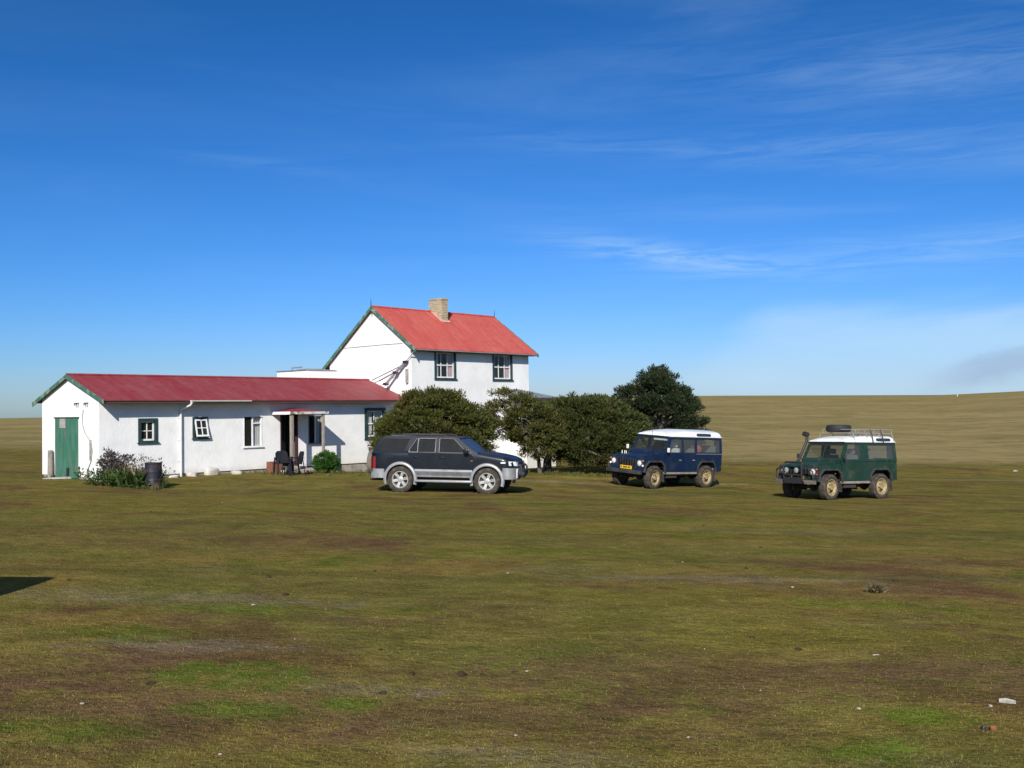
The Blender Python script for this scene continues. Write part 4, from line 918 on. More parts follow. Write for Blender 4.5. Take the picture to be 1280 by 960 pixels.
# --- dark estate car seen side on
def profile_y(x, z, front=.86, rear=-3.62):
    y = .83
    if z > 1.16: y -= (z-1.16)*.27
    if z < .62: y -= (.62-z)*.10
    if x > .45: y -= .30*((x-.45)/.45)**2.2
    if x < -3.25: y -= .14*((-3.25-x)/.4)**2
    return y

def suv():
    root = empty("estate_car"); tag(root, "dark blue-black off-road estate car with silver lower body and rear spare wheel", "car")
    RA = .445; wb = 2.675
    def arch(x):
        z = .47
        for cx in (0, -wb):
            d = abs(x-cx)
            if d < RA: z = max(z, .40+math.sqrt(RA*RA-d*d))
        return z
    xs = sorted(set([round(v, 4) for v in list(np.linspace(-3.62, .86, 40))+[cx+RA*math.cos(a) for cx in (0, -wb) for a in np.linspace(0, math.pi, 19)]]))
    def deck(x):           # height of the shoulder line: waist, then the bonnet edge
        return float(np.interp(x, [-3.62, -3.3, -.45, -.20, .45, .72, .80, .86], [1.14, 1.17, 1.20, 1.15, 1.05, .98, .93, .80]))
    def top(x): return float(np.interp(x, [-3.62, -.42, -.25, .3, .62, .76, .82, .86], [1.145, 1.205, 1.25, 1.17, 1.10, 1.04, .95, .81]))
    mb = MB(); secs = []
    for x in xs:
        zb = arch(x); zd = deck(x); zt = max(top(x), zd+.004); ring = []
        zb = min(zb, zd-.06)
        ws = profile_y(x, zd)
        half = [(profile_y(x, zb)-.02, zb), (profile_y(x, zb+.02), zb+.015)]
        half += [(profile_y(x, zb+(zd-zb)*q), zb+(zd-zb)*q) for q in (.35, .65, .88)]
        half += [(ws-.012, zd), (ws-.05, zd+(zt-zd)*.45+.008), (ws*.62, zd+(zt-zd)*.92+.004), (0, zt+.006)]
        ring = [(x, -y, z) for y, z in half]+[(x, y, z) for y, z in half[-2::-1]]
        secs.append(ring)
    mb.loft(secs, closed=True); body = mb.build("body", SLATE, root, smooth=42)
    # glasshouse frame
    yw = lambda z: profile_y(-1.5, z)+.004
    out = [(-.28, 1.19), (-.50, 1.33), (-.93, 1.655), (-1.05, 1.69), (-3.10, 1.685), (-3.33, 1.63), (-3.58, 1.20), (-3.58, 1.16), (-.28, 1.16)]
    h1 = [(-.62, 1.215), (-1.02, 1.60), (-1.06, 1.625), (-1.48, 1.63), (-1.48, 1.215)]
    h2 = [(-1.60, 1.215), (-1.60, 1.63), (-2.12, 1.625), (-2.12, 1.215)]
    h2b = [(-2.15, 1.215), (-2.15, 1.622), (-2.20, 1.61), (-2.40, 1.30), (-2.42, 1.215)]
    h3 = [(-2.58, 1.235), (-2.44, 1.56), (-2.40, 1.60), (-3.16, 1.60), (-3.24, 1.56), (-3.36, 1.30), (-3.36, 1.235)]
    mb = MB()
    for s in (1, -1): mb.panel(out, [h1, h2, h2b, h3], lambda u, v: (u, s*(yw(v)-.004 if u > -3.3 else yw(v)-.004-.10*(-3.3-u)), v), (0, -s*.03, 0))
    # windscreen frame and tailgate
    wsf = lambda u, v: (-.32-(v-1.205)*1.36, u, v)
    mb.panel([(-.79, 1.19), (.79, 1.19), (.685, 1.665), (-.685, 1.665)], [[(-.72, 1.235), (.72, 1.235), (.635, 1.625), (-.635, 1.625)]], wsf, (-.02, 0, -.015))
    tg = lambda u, v: (-3.60+max(0, v-1.18)*.56, u, v)
    mb.panel([(-.79, .62), (.79, .62), (.79, 1.18), (.68, 1.66), (-.68, 1.66), (-.79, 1.18)], [[(-.66, 1.21), (.66, 1.21), (.60, 1.58), (-.60, 1.58)]], tg, (.03, 0, 0))
    cabf = mb.build("cabin", SLATE, root)
    mb = MB(); secs = []
    for (x, z, wd) in ((-.90, 1.655, .68), (-1.0, 1.69, .675), (-1.5, 1.715, .67), (-2.5, 1.72, .67), (-3.1, 1.705, .67), (-3.30, 1.675, .665), (-3.42, 1.635, .655)):
        secs.append([(x, wd*q, z-.035*abs(q)**3) for q in np.linspace(-1, 1, 11)]+[(x, wd, z-.055), (x, -wd, z-.055)])
    mb.loft(secs); rf = mb.build("roof", SLATE, root, smooth=50)
    for s in (1, -1):
        mb = MB(); mb.tube([(-1.3, s*.56, 1.69), (-1.4, s*.56, 1.735), (-3.0, s*.56, 1.735), (-3.1, s*.56, 1.69)], .013, 6); mb.build("roof_rail", PLASTIC, rf)
        for h, g in ((h1, SUVGLASS), (h2, SUVGLASS), (h2b, SUVGLASS), (h3, TINTED)):
            m2 = MB(); m2.panel(h, [], lambda u, v: (u, s*(yw(v)-.016), v)); wi = m2.build("window", g, root)
        # bright line round the door glass
        mb = MB()
        for h in (h1, h2, h2b):
            P = [(u, s*(yw(v)+.004), v) for u, v in h]; mb.tube(P+[P[0]], .008, 5, cap=False)
        mb.build("window_trim", SILVER, root)
    m2 = MB(); m2.panel([(-.72, 1.235), (.72, 1.235), (.635, 1.625), (-.635, 1.625)], [], lambda u, v: tuple(Vector(wsf(u, v))+Vector((-.008, 0, -.006)))); m2.build("windscreen", SUVGLASS, root)
    m2 = MB(); m2.panel([(-.66, 1.21), (.66, 1.21), (.60, 1.58), (-.60, 1.58)], [], lambda u, v: tuple(Vector(tg(u, v))+Vector((.012, 0, 0)))); m2.build("window", TINTED, root)
    # doors: shut lines drawn by proud skins
    for s in (1, -1):
        for dd in ([(-.42, .74), (-.42, 1.10), (-.50, 1.185), (-1.535, 1.185), (-1.535, .74)], [(-1.555, .74), (-1.555, 1.185), (-2.45, 1.185), (-2.36, .98), (-2.22, .80), (-2.19, .74)]):
            mb = MB(); mb.panel(dd, [], lambda u, v: (u, s*(profile_y(u, v)+.002), v), (0, s*.008, 0)); do = mb.build("door", SLATE, root)
            xx = dd[3][0]+.14 if dd[0][0] > -1 else -2.22
            mb = MB(); mb.box(xx-.07, xx+.07, min(s*.842, s*.862), max(s*.842, s*.862), 1.05, 1.085); mb.build("handle", SLATE, do, bevel=.008)
        # silver lower cladding between the arches
        mb = MB()
        for (x0, x1, z0, z1) in ((-wb+RA+.005, -RA-.005, .47, .715),):
            P = [(s*(.815), z0), (s*.838, z0+.015), (s*.842, z0+.03), (s*.832, z0+.05), (s*.846, z0+.13), (s*.868, z1-.075), (s*.866, z1-.05), (s*.838, z1)]
            A = [mb.bm.verts.new((x0, y, z)) for y, z in P]; B = [mb.bm.verts.new((x1, y, z)) for y, z in P]
            for i in range(len(P)-1): mb._face([A[i], A[i+1], B[i+1], B[i]])
        mb.build("side_cladding", mat("grey_cladding", (.20, .205, .22), .45, .3, col2=(.15, .15, .15), nscale=5) if "grey_cladding" not in MATS else MATS["grey_cladding"], root)
        mb = MB(); mb.box(-wb+RA+.02, -RA+.0, min(s*.74, s*.93), max(s*.74, s*.93), .335, .40); mb.build("running_board", SILVER, root, bevel=.02)
        for cx in (0, -wb):
            mb = MB(); n = 22; sec = []
            for k in range(n+1):
                a = math.pi*(-.10+1.20*k/n); c, si = math.cos(a), math.sin(a); yb = profile_y(cx+c*.5, .8)
                ring = [(cx+c*rr, s*(yb+dy), .40+si*rr) for rr, dy in ((.435, -.05), (.435, .035), (.455, .045), (.515, .03), (.53, .0), (.53, -.03))]
                sec.append(ring)
            mb.loft(sec); mb.build("wheel_arch", SILVER, root, smooth=50)
        wheel(root, 0, s*.735, .388, .255, 'alloy', s); wheel(root, -wb, s*.735, .388, .255, 'alloy', s)
        mb = MB(); mb.box(-.70, -.55, min(s*.84, s*1.0), max(s*.84, s*1.0), 1.19, 1.34); mb.build("mirror", SLATE, root, bevel=.03)
        # lamps
        P = [(.60, .86), (.58, .99), (.775, .975), (.80, .85)]
        mb = MB(); mb.panel(P, [], lambda u, v: (u+.05, s*(profile_y(u+.05, v)+.006-.012*(v-.85)/.13), v), (0, s*.006, 0)); mb.quad((.855, s*.62, .84), (.855, s*.40, .84), (.825, s*.40, .965), (.825, s*.62, .965)); hl = mb.build("headlight", CHROME, root)
        mb = MB(); mb.panel([(.40, .925), (.42, .965), (.55, .965), (.55, .925)], [], lambda u, v: (u, s*(profile_y(u, v)+.006), v), (0, s*.006, 0)); mb.build("side_lamp", WHITE, root)
        mb = MB(); mb.box(-.50, -.43, min(s*.835, s*.85), max(s*.835, s*.85), .97, 1.0); mb.build("side_repeater", AMBER, root)
        mb = MB(); mb.panel([(-3.645, .70), (-3.645, 1.06), (-3.47, 1.06), (-3.47, .70)], [], lambda u, v: (u, s*(profile_y(max(u, -3.62), v)+.010), v), (0, -s*.10, 0)); mb.build("tail_light", REDL, root)
    # bumpers
    for (x0, x1, z0, z1, nm) in ((.50, .87, .46, .79, "front_bumper"), (-3.22, -3.70, .43, .70, "rear_bumper")):
        mb = MB(); sec = []; sg = 1 if x1 > x0 else -1
        path = [(x0, .865), (x0+sg*abs(x1-x0)*.55, .835), (x1-sg*.07, .73), (x1, .50), (x1+sg*.01, 0), (x1, -.50), (x1-sg*.07, -.73), (x0+sg*abs(x1-x0)*.55, -.835), (x0, -.865)]
        for (x, y) in path: sec.append([(x, y, z0), (x, y, z1), (x-sg*.06, y*.93, z1), (x-sg*.06, y*.93, z0)])
        mb.loft(sec); mb.build(nm, SILVER, root, smooth=60)
    mb = MB(); mb.box(.80, .845, -.39, .39, .81, .96)
    for k in range(4): mb.box(.846, .858, -.38, .38, .83+k*.033, .842+k*.033)
    mb.build("grille", PLASTIC, root)
    mb = MB(); mb.box(.885, .895, -.26, .26, .56, .67); mb.build("number_plate", WHITE, root)
    mb = MB()
    for s in (1, -1): mb.tube([(.84, s*.42, .46), (.93, s*.42, .55), (.95, s*.42, .80), (.90, s*.42, .86)], .032, 8)
    mb.tube([(.95, -.42, .70), (.95, .42, .70)], .032, 8); mb.tube([(.90, -.42, .86), (.90, .42, .86)], .032, 8); mb.tube([(.93, -.42, .55), (.92, -.66, .60), (.87, -.74, .72)], .028, 8); mb.tube([(.93, .42, .55), (.92, .66, .60), (.87, .74, .72)], .028, 8)
    mb.build("nudge_bar", PLASTIC, root)
    mb = MB(); mb.box(.875, .905, -.80, -.62, .50, .78); mb.build("bumper_guard", WHITE, root, bevel=.02)
    # spare wheel on the tailgate with a pale cover
    e = empty("spare_wheel", (-3.84, .05, .86), 0, root)
    mb = MB(); Mx = Matrix.Rotation(R(-90), 4, 'Y'); mb.lathe([(0, .12), (.28, .12), (.36, .09), (.385, .03), (.385, -.08), (.36, -.12), (0, -.12)], 36, Mx)
    mb.build("tyre", mat("dusty_tyre_cover", (.16, .145, .11), .9, col2=(.11, .095, .075), nscale=6), e, smooth=50)
    mb = MB(); mb.box(-3.70, -3.60, -.05, .25, .75, .97); mb.build("carrier", BLACK, root)
    mb = MB(); mb.box(-3.5, .6, -.62, .62, .40, .50)
    for cx in (0, -wb): mb.tube([(cx, -.66, .39), (cx, .66, .39)], .05, 8); mb.box(cx-.44, cx+.44, -.60, .60, .501, .90)
    mb.tube([(-2.0, -.4, .36), (-3.72, -.55, .36)], .03, 8); mb.bar((-3.62, 0, .42), (-3.85, 0, .40), .05, .05)
    mb.build("underframe", DIRT, root)
    mb = MB(); mb.box(-.95, -.48, -.70, .70, 1.0, 1.21); mb.build("dashboard", PLASTIC, root)
    for (sxx, yy) in ((-1.45, .36), (-1.45, -.36), (-2.35, .36), (-2.35, -.36)):
        mb = MB(); mb.box(sxx-.05, sxx+.42, yy-.25, yy+.25, .92, 1.14); mb.box(sxx-.18, sxx-.05, yy-.24, yy+.24, 1.0, 1.42); mb.box(sxx-.18, sxx-.09, yy-.13, yy+.13, 1.44, 1.58); mb.build("seat", SEAT, root, bevel=.03)
    return root
suv_ = suv(); place_vehicle(suv_, -1.92, 31.3, R(-12), -1.337)

# unseen wagon copy, added outside the left edge to cast a shadow into view
shadow_caster = copy_tree(blue); shadow_caster['label'] = "unseen copy of the blue wagon outside the left edge, added to cast a shadow on the turf"
place_vehicle(shadow_caster, -7.78, 7.25, R(180), -1.397)
# ------------------------------------------------------------------ trees and plants
BARK = mat("grey_bark", (.075, .062, .05), .95, col2=(.14, .125, .105), nscale=7, sc=(3, 3, .8), bump=.6, bscale=30)

def leaf_cloud(clumps, per, size, seed, up=.35, aspect=.32, squash=.6, out_from=None, clustering=.75):
    """narrow pointed leaf sprays round each clump centre (x, y, z, radius)"""
    g = np.random.default_rng(seed); out = []
    for (cx, cy, cz, r) in clumps:
        n = max(6, int(per*(r/.35)**2*g.uniform(.7, 1.3)))
        d = g.normal(size=(n, 3)); d /= np.linalg.norm(d, axis=1)[:, None]
        rad = r*g.random(n)**clustering
        p = d*rad[:, None]; p[:, 2] *= squash; p += (cx, cy, cz)
        # growing direction: away from the clump's heart, and out of the crown
        o = d*.9+g.normal(size=(n, 3))*.45; o[:, 2] += up
        if out_from is not None:
            q = np.array([cx, cy, cz])-out_from; q = q/max(np.linalg.norm(q), 1e-6); o += q*.8
        o /= np.linalg.norm(o, axis=1)[:, None]
        s = np.cross(o, g.normal(size=(n, 3))); s /= np.linalg.norm(s, axis=1)[:, None]
        L = size*g.uniform(.55, 1.5, n)[:, None]; w = L*aspect*g.uniform(.6, 1.2, n)[:, None]
        V = np.stack([p-o*L*.2, p+o*L*.35+s*w*.5, p+o*L*.9, p+o*L*.35-s*w*.5], 1)
        out.append(V.reshape(-1, 3))
    return np.concatenate(out)

def crown_clumps(ells, n, seed, rmin=.22, rmax=.42, inner=.25, zmin=-9, keep=None):
    """clump centres over the outside of a union of ellipsoids, a few inside"""
    g = np.random.default_rng(seed); out = []; tries = 0
    vol = np.array([e[3]*e[4]+e[4]*e[5]+e[3]*e[5] for e in ells]); pr = vol/vol.sum()
    while len(out) < n and tries < n*30:
        tries += 1
        e = ells[g.choice(len(ells), p=pr)]
        d = g.normal(size=3); d /= np.linalg.norm(d)
        k = g.uniform(.80, 1.03) if g.random() > inner else g.uniform(.35, .8)
        p = np.array(e[:3])+d*np.array(e[3:6])*k
        if p[2] < max(zmin, gz(p[0], p[1])+.08): continue
        if k > .8 and any(sum(((p[i]-f[i])/f[3+i])**2 for i in range(3)) < .5 for f in ells if f is not e): continue
        if keep and not keep(p, g): continue
        out.append((*p, g.uniform(rmin, rmax)))
    return out

def limbs(mb, base, targets, r0, seed, sag=.1):
    g = np.random.default_rng(seed)
    for tx in targets:
        a = np.array(base); b = np.array(tx[:3]); pts = []; n = 6
        j = g.normal(size=(n+1, 3))*.05*np.linalg.norm(b-a); j[0] = j[-1] = 0
        for k in range(n+1):
            t_ = k/n; q = a+(b-a)*t_; q[2] += sag*math.sin(t_*math.pi)*np.linalg.norm(b-a); pts.append(q+j[k])
        mb.tube([tuple(p) for p in pts], [r0*(1-.85*k/n) for k in range(n+1)], 6)

def tree(name, label, cat, x, y, ells, n, per, size, m, seed, trunk=((0, 0, 0), (0, 0, 1.2)), tr=.13, nl=14, rmin=.22, rmax=.42, keep=None, group=None, extra=(), up=.35, squash=.6, branches_seen=False, aspect=.36):
    z0 = gz(x, y); root = empty(name, (x, y, z0)); tag(root, label, cat, group)
    cl = crown_clumps(ells, n, seed, rmin, rmax, keep=keep)+list(extra)
    ctr = np.array([np.mean([e[0] for e in ells]), np.mean([e[1] for e in ells]), min(e[2] for e in ells)-.3])
    V = leaf_cloud(cl, per, size, seed+1, out_from=ctr, up=up, squash=squash, aspect=aspect)-np.array([x, y, z0])
    mesh_np("crown", V, 4, m, root)
    mb = MB(); pts = [(p[0], p[1], p[2]-.15 if i == 0 else p[2]) for i, p in enumerate(trunk)]
    mb.tube(pts, [tr*(1.25-.6*i/max(1, len(pts)-1)) for i in range(len(pts))], 9)
    g = np.random.default_rng(seed+5); idx = g.choice(len(cl), min(nl, len(cl)), replace=False)
    limbs(mb, trunk[-1], [np.array(cl[i][:3])-np.array([x, y, z0]) for i in idx], tr*.62, seed+3, .05)
    mb.build("trunk", BARK, root)
    return root

LEAF_A = leaf_mat("cypress_olive", (.042, .052, .012), (.100, .100, .020), (.130, .090, .028), .7, .52)
LEAF_B = leaf_mat("cypress_thin", (.040, .048, .013), (.112, .112, .022), (.140, .098, .030), 1.1, .56)
LEAF_C = leaf_mat("cypress_green", (.030, .044, .012), (.078, .088, .019), (.100, .068, .026), .7, .56)
LEAF_D = leaf_mat("cypress_dark", (.015, .027, .012), (.042, .056, .022), (.085, .055, .030), .8, .58)
LEAF_BOX = leaf_mat("hedge_green", (.022, .075, .010), (.060, .150, .022))
HEATH = leaf_mat("purple_grey_shrub", (.048, .040, .038), (.140, .120, .115), (.045, .065, .028), 2.0, .48)
WEED = leaf_mat("weed_green", (.024, .058, .012), (.070, .105, .024))
STRAW = leaf_mat("dry_stalk", (.20, .16, .09), (.36, .30, .19))
TUSS = leaf_mat("tussock_olive", (.075, .062, .026), (.20, .165, .085))

tree("evergreen_bush", "broad dome shaped olive green bush standing behind the dark estate car", "tree", -3.0, 38.4,
     [(-3.0, 38.4, 1.15, 2.02, 1.7, 1.72), (-4.0, 38.2, .95, 1.15, 1.3, 1.25), (-1.9, 38.4, 1.0, 1.15, 1.3, 1.45), (-3.1, 38.2, 2.1, 1.2, 1.1, .75)], 560, 230, .10, LEAF_A, 21, ((0, 0, 0), (.05, 0, .6)), .14, 8, .24, .40)
tree("thin_tree", "straggly thin olive and brown tree showing bare branches, right of the dome shaped bush", "tree", 1.05, 40.0,
     [(-.15, 40, 2.15, 1.0, .9, .85), (.65, 39.8, 1.65, .95, .9, 1.0), (1.3, 39.9, 1.4, .8, .8, .72), (-.35, 39.8, 1.35, .85, .7, .55), (1.0, 39.6, .75, .85, .6, .5)], 360, 190, .095, LEAF_B, 31, ((0, 0, 0), (-.05, 0, .55), (-.25, 0, 1.1)), .075, 30, .16, .30,
     keep=lambda p, g: not (p[2] < .95 and p[0] < .35), up=.2)
tree("evergreen_bush", "wide dense dark green spreading bush with its trunk showing, left of the blue wagon", "tree", 1.35, 41.0,
     [(2.9, 41, 1.35, 2.05, 1.5, 1.25), (1.6, 40.8, 1.25, 1.0, 1.2, .85), (4.2, 41, 1.10, 1.15, 1.3, 1.15), (3.0, 40.6, .75, 1.75, 1.2, .85), (2.3, 41, 2.1, .8, .9, .62), (3.5, 41, 1.9, 1.0, .9, .65)], 430, 210, .11, LEAF_C, 41, ((0, 0, 0), (.03, 0, .5), (.25, 0, .95)), .17, 16, .24, .42,
     keep=lambda p, g: not (p[0] < 1.75 and p[2] < .45) and not (p[2] < -.0 and g.random() < .6))
tree("cypress_tree", "tall dark ragged cypress rising behind the blue wagon, highest of the trees", "tree", 6.8, 47.0,
     [(6.75, 47, 1.5, 1.75, 1.5, 1.75), (6.5, 47, 2.75, 1.15, 1.1, 1.05), (5.35, 46.9, 2.55, .62, .7, .55), (7.7, 47, 1.3, 1.05, 1.1, 1.35), (6.75, 46.9, 3.3, .62, .7, .70), (7.4, 46.9, 2.4, .8, .8, .75)], 300, 190, .125, LEAF_D, 51, ((0, 0, 0), (0, 0, 1.4)), .2, 14, .22, .46,
     extra=[(6.75+q[0], 47+q[1], 2.0+q[2], q[3]) for q in ((-.35, -.3, 1.95, .22), (.15, -.2, 2.02, .20), (-.8, -.3, 1.75, .22), (.75, -.3, 1.55, .24), (-1.9, -.3, .80, .22), (-1.75, -.4, .35, .24), (1.25, -.3, .95, .26), (1.75, -.3, .10, .28), (1.95, -.3, -.45, .30), (2.05, -.2, -1.0, .26), (1.45, -.4, .55, .25), (-2.0, -.2, 1.02, .15))], up=.15)

bx, by = -7.12, 39.05
tree("round_bush", "small rounded bright green bush clipped low beside the porch", "bush", bx, by, [(bx, by, gz(bx, by)+.34, .48, .46, .42)], 150, 900, .045, LEAF_BOX, 61, ((0, 0, 0), (0, 0, .25)), .04, 6, .09, .15, aspect=.6)

def stalks(x, y, rx, ry, n, h0, h1, wid, lean, seed):
    g = np.random.default_rng(seed); V = []
    for _ in range(n):
        a = g.random()*6.283; q = math.sqrt(g.random()); px, py = x+rx*q*math.cos(a), y+ry*q*math.sin(a); z = gz(px, py)-.02
        h = g.uniform(h0, h1); b = g.random()*6.283; l = lean*g.random(); dx, dy = math.cos(b)*l*h, math.sin(b)*l*h; w = wid*g.uniform(.6, 1.3); c = g.random()*6.283; wx, wy = math.cos(c)*w/2, math.sin(c)*w/2
        V += [(px-wx, py-wy, z), (px+wx, py+wy, z), (px+dx*.45+wx*.7, py+dy*.45+wy*.7, z+h*.6), (px+dx+wx*.1, py+dy+wy*.1, z+h*(1-.3*l))]
        V += [(px-wx, py-wy, z), (px+dx*.45+wx*.7, py+dy*.45+wy*.7, z+h*.6), (px+dx+wx*.1, py+dy+wy*.1, z+h*(1-.3*l)), (px+dx*.45-wx*.7, py+dy*.45-wy*.7, z+h*.6)]
    return np.array(V)
def plant(name, label, cat, x, y, parts, group=None, kind=None):
    z = gz(x, y); r = empty(name, (x, y, z)); tag(r, label, cat, group, kind)
    for (nm, V, m) in parts: mesh_np(nm, V-np.array([x, y, z]), 4, m, r)
    return r
g = np.random.default_rng(5)
zq = gz(-12.95, 33.3)
up_c = [(-12.95+g.normal()*.32, 33.35+g.normal()*.2, zq+g.uniform(.45, 1.0), g.uniform(.09, .17)) for _ in range(95)]+[(-13.15+g.normal()*.10, 33.35, zq+g.uniform(.9, 1.16), .10) for _ in range(9)]
lo_c = [(-13.05+g.normal()*.36, 33.2+g.normal()*.25, zq+g.uniform(.05, .45), g.uniform(.12, .22)) for _ in range(50)]
plant("flowering_shrub", "purple topped shrub growing at the foot of the white wall, left of the dry weeds", "shrub", -13.0, 33.3,
      [("flower_heads", leaf_cloud(up_c, 130, .085, 71, up=.7, aspect=.5, squash=1.0), HEATH), ("leaves", leaf_cloud(lo_c, 120, .10, 72, up=.4, aspect=.45, squash=.9), WEED), ("stems", stalks(-13.05, 33.3, .35, .22, 60, .5, 1.05, .018, .35, 73), STRAW)])
up_c = [(-12.05+g.normal()*.36, 33.1+g.normal()*.2, zq+g.uniform(.35, .85), g.uniform(.06, .12)) for _ in range(85)]
lo_c = [(-12.0+g.normal()*.44, 32.9+g.normal()*.25, zq+g.uniform(0.0, .36), g.uniform(.12, .2)) for _ in range(52)]
plant("weed_clump", "clump of green weeds with dry pale stalks, beside the burnt drum", "weeds", -12.1, 33.0,
      [("flower_heads", leaf_cloud(up_c, 80, .065, 75, up=.9, aspect=.45, squash=1.1), HEATH), ("leaves", leaf_cloud(lo_c, 120, .11, 76, up=.6, aspect=.35, squash=.9), WEED), ("stems", stalks(-12.05, 33.05, .6, .28, 260, .35, .95, .016, .4, 77), STRAW), ("long_leaves", stalks(-12.15, 33.0, .75, .3, 900, .2, .75, .026, .6, 78), WEED)])
tx, ty = 4.06, 11.55
plant("grass_tussock", "single dark wiry grass tussock alone on the open turf", "tussock", tx, ty, [("blades", np.concatenate([stalks(tx, ty, .085, .06, 900, .05, .11, .004, 1.0, 81), stalks(tx, ty, .05, .04, 500, .08, .15, .004, .7, 82)]), TUSS)])
# ------------------------------------------------------------------ small things by the house
STONE = mat("pale_stone", (.50, .47, .41), .9, col2=(.34, .31, .27), nscale=5, bump=.6, bscale=14)
def stone(name, label, cat, x, y, sx, sy, sz, m, seed, rot=0, group=None, z=None):
    g = np.random.default_rng(seed); bm = bmesh.new(); bmesh.ops.create_icosphere(bm, subdivisions=3, radius=1)
    ph = g.uniform(0, 6, 6)
    for v in bm.verts:
        c = v.co.copy(); k = 1+.16*math.sin(c.x*2.3+ph[0])*math.cos(c.y*2.1+ph[1])+.09*math.sin(c.z*4+ph[2]+c.x*3)
        c = Vector([math.copysign(abs(q)**.72, q) for q in c])*k; v.co = Vector((c.x*sx, c.y*sy, c.z*sz))
    mb = MB(); mb.bm.free(); mb.bm = bm; o = mb.build(name, m, smooth=28); o.location = (x, y, (gz(x, y)+sz*.35) if z is None else z); o.rotation_euler = (0, 0, rot); tag(o, label, cat, group); return o

# oil drum
DRUM = mat("burnt_drum", (.022, .022, .032), .55, .3, col2=(.035, .03, .04), nscale=3, col3=(.24, .12, .085), n3=3.2)
dx, dy = -11.52, 32.85; zz = gz(dx, dy)
dr = empty("oil_drum", (dx, dy, zz)); tag(dr, "black burnt oil drum with rust and peeling patches beside the weeds", "drum")
mb = MB(); prof = [(0, .04), (.285, .04), (.29, .0)]
for z in np.linspace(.02, .86, 29): prof.append((.285+.012*max(math.exp(-((z-.29)/.018)**2), math.exp(-((z-.58)/.018)**2)), z))
prof += [(.293, .872), (.293, .885), (.27, .885), (.27, .10), (0, .10)]
dr.scale = (.92, .92, .92); mb.lathe(prof, 36); mb.build("barrel", DRUM, dr); mb = MB(); mb.lathe([(.287, .868), (.299, .872), (.299, .890), (.287, .894)], 36, close=True); mb.build("rim", BLACK, dr)
# leaning post by the gable door
p = hw(-.14, 3.44); zz = gz(p.x, p.y); po = MB(); po.tube([(0, 0, -.2), (.005, 0, .45), (-.01, .01, .98)], [.105, .10, .085], 9); po = po.build("wooden_post", WOOD); po.location = (p.x, p.y, zz); tag(po, "short weathered grey post beside the green gable door", "post")
# brick coloured planter crate
CRATE = mat("rusty_crate", (.20, .075, .045), .85, col2=(.13, .05, .035), nscale=7)
p = hw(6.78, -.38); zz = gz(p.x, p.y); cr = empty("planter_crate", (p.x, p.y, zz), HA); tag(cr, "rust red open crate against the white wall beside the black chairs", "crate")
mb = MB(); mb.box(-.24, .24, -.20, -.18, 0, .40); mb.box(-.24, .24, .18, .20, 0, .40); mb.box(-.24, -.22, -.178, .178, 0, .40); mb.box(.22, .24, -.178, .178, 0, .40); mb.box(-.218, .218, -.178, .178, .02, .33); mb.build("box", CRATE, cr)
mb = MB(); mb.box(-.25, .25, -.215, -.202, .34, .40); mb.box(-.25, .25, -.215, -.202, .02, .08); mb.build("batten", CRATE, cr)
# black plastic garden chairs
PLAS = mat("navy_black_plastic", (.008, .009, .014), .7, spec=.25)
def chair(label, x, y, rz, tilt=0):
    r = empty("garden_chair", (x, y, gz(x, y)), rz); tag(r, label, "chair", "black plastic garden chairs by the porch")
    mb = MB(); mb.box(-.23, .23, -.22, .24, .40, .43); mb.build("seat", PLAS, r, bevel=.012)
    mb = MB(); sec = []
    for (z, yy, w) in ((.43, -.23, .21), (.60, -.27, .23), (.78, -.31, .22), (.86, -.33, .15)): sec.append([(-w, yy+.02, z), (0, yy-.02, z), (w, yy+.02, z), (w, yy+.045, z), (0, yy+.005, z), (-w, yy+.045, z)])
    mb.loft(sec); mb.build("backrest", PLAS, r)
    for s in (1, -1):
        mb = MB(); mb.bar((s*.25, -.28, .62), (s*.27, .22, .64), .055, .025); mb.build("armrest", PLAS, r, bevel=.006)
        for (y0, y1, zt) in ((.24, .28, .63), (-.22, -.30, .60)):
            mb = MB(); mb.bar((s*.255, y0, zt), (s*.28, y1, 0), .055, .03); mb.build("leg", PLAS, r)
    return r
c1 = Vector((-8.50, 37.95, 0)); chair("black plastic garden chair turned towards the wall, next to the rust red crate", c1.x, c1.y, HA+R(160))
c2 = Vector((-7.98, 37.45, 0)); chair("black plastic garden chair at the open end of the pair, nearer the path", c2.x, c2.y, HA+R(75))
c3 = Vector((-8.22, 37.45, 0))
tb = empty("low_table", (c3.x, c3.y, gz(c3.x, c3.y)), HA+R(20)); tag(tb, "low black plastic table between the two garden chairs", "table")
mb = MB(); mb.lathe([(0, .50), (.26, .50), (.28, .49), (.28, .46), (0, .46)], 24); mb.build("tabletop", PLAS, tb)
for a in range(4):
    mb = MB(); q = R(45+90*a); mb.bar((.17*math.cos(q), .17*math.sin(q), .46), (.22*math.cos(q), .22*math.sin(q), 0), .04, .04); mb.build("leg", PLAS, tb)
# path of pale concrete in front of the wing, worn earth by the trees
def strip(name, pts, wid, m, dz=.006):
    mb = MB(); rows = []
    P = [Vector((*p, 0)) for p in pts]; Q = []
    for i in range(len(P)-1):
        for k in range(10): Q.append(P[i].lerp(P[i+1], k/10))
    Q.append(P[-1])
    for i, p in enumerate(Q):
        d = (Q[min(i+1, len(Q)-1)]-Q[max(i-1, 0)]).normalized(); nrm = Vector((-d.y, d.x, 0)); w = wid*(1+.18*math.sin(i*1.7)+.12*math.sin(i*.63+1))
        rows.append([mb.bm.verts.new((*(p+nrm*w*(k/4-.5)).xy, gz(*(p+nrm*w*(k/4-.5)).xy)+dz)) for k in range(5)])
    for A, B in zip(rows, rows[1:]):
        for k in range(4): mb._face([A[k], A[k+1], B[k+1], B[k]])
    o = mb.build(name, m, smooth=60); tag(o, kind='structure'); return o
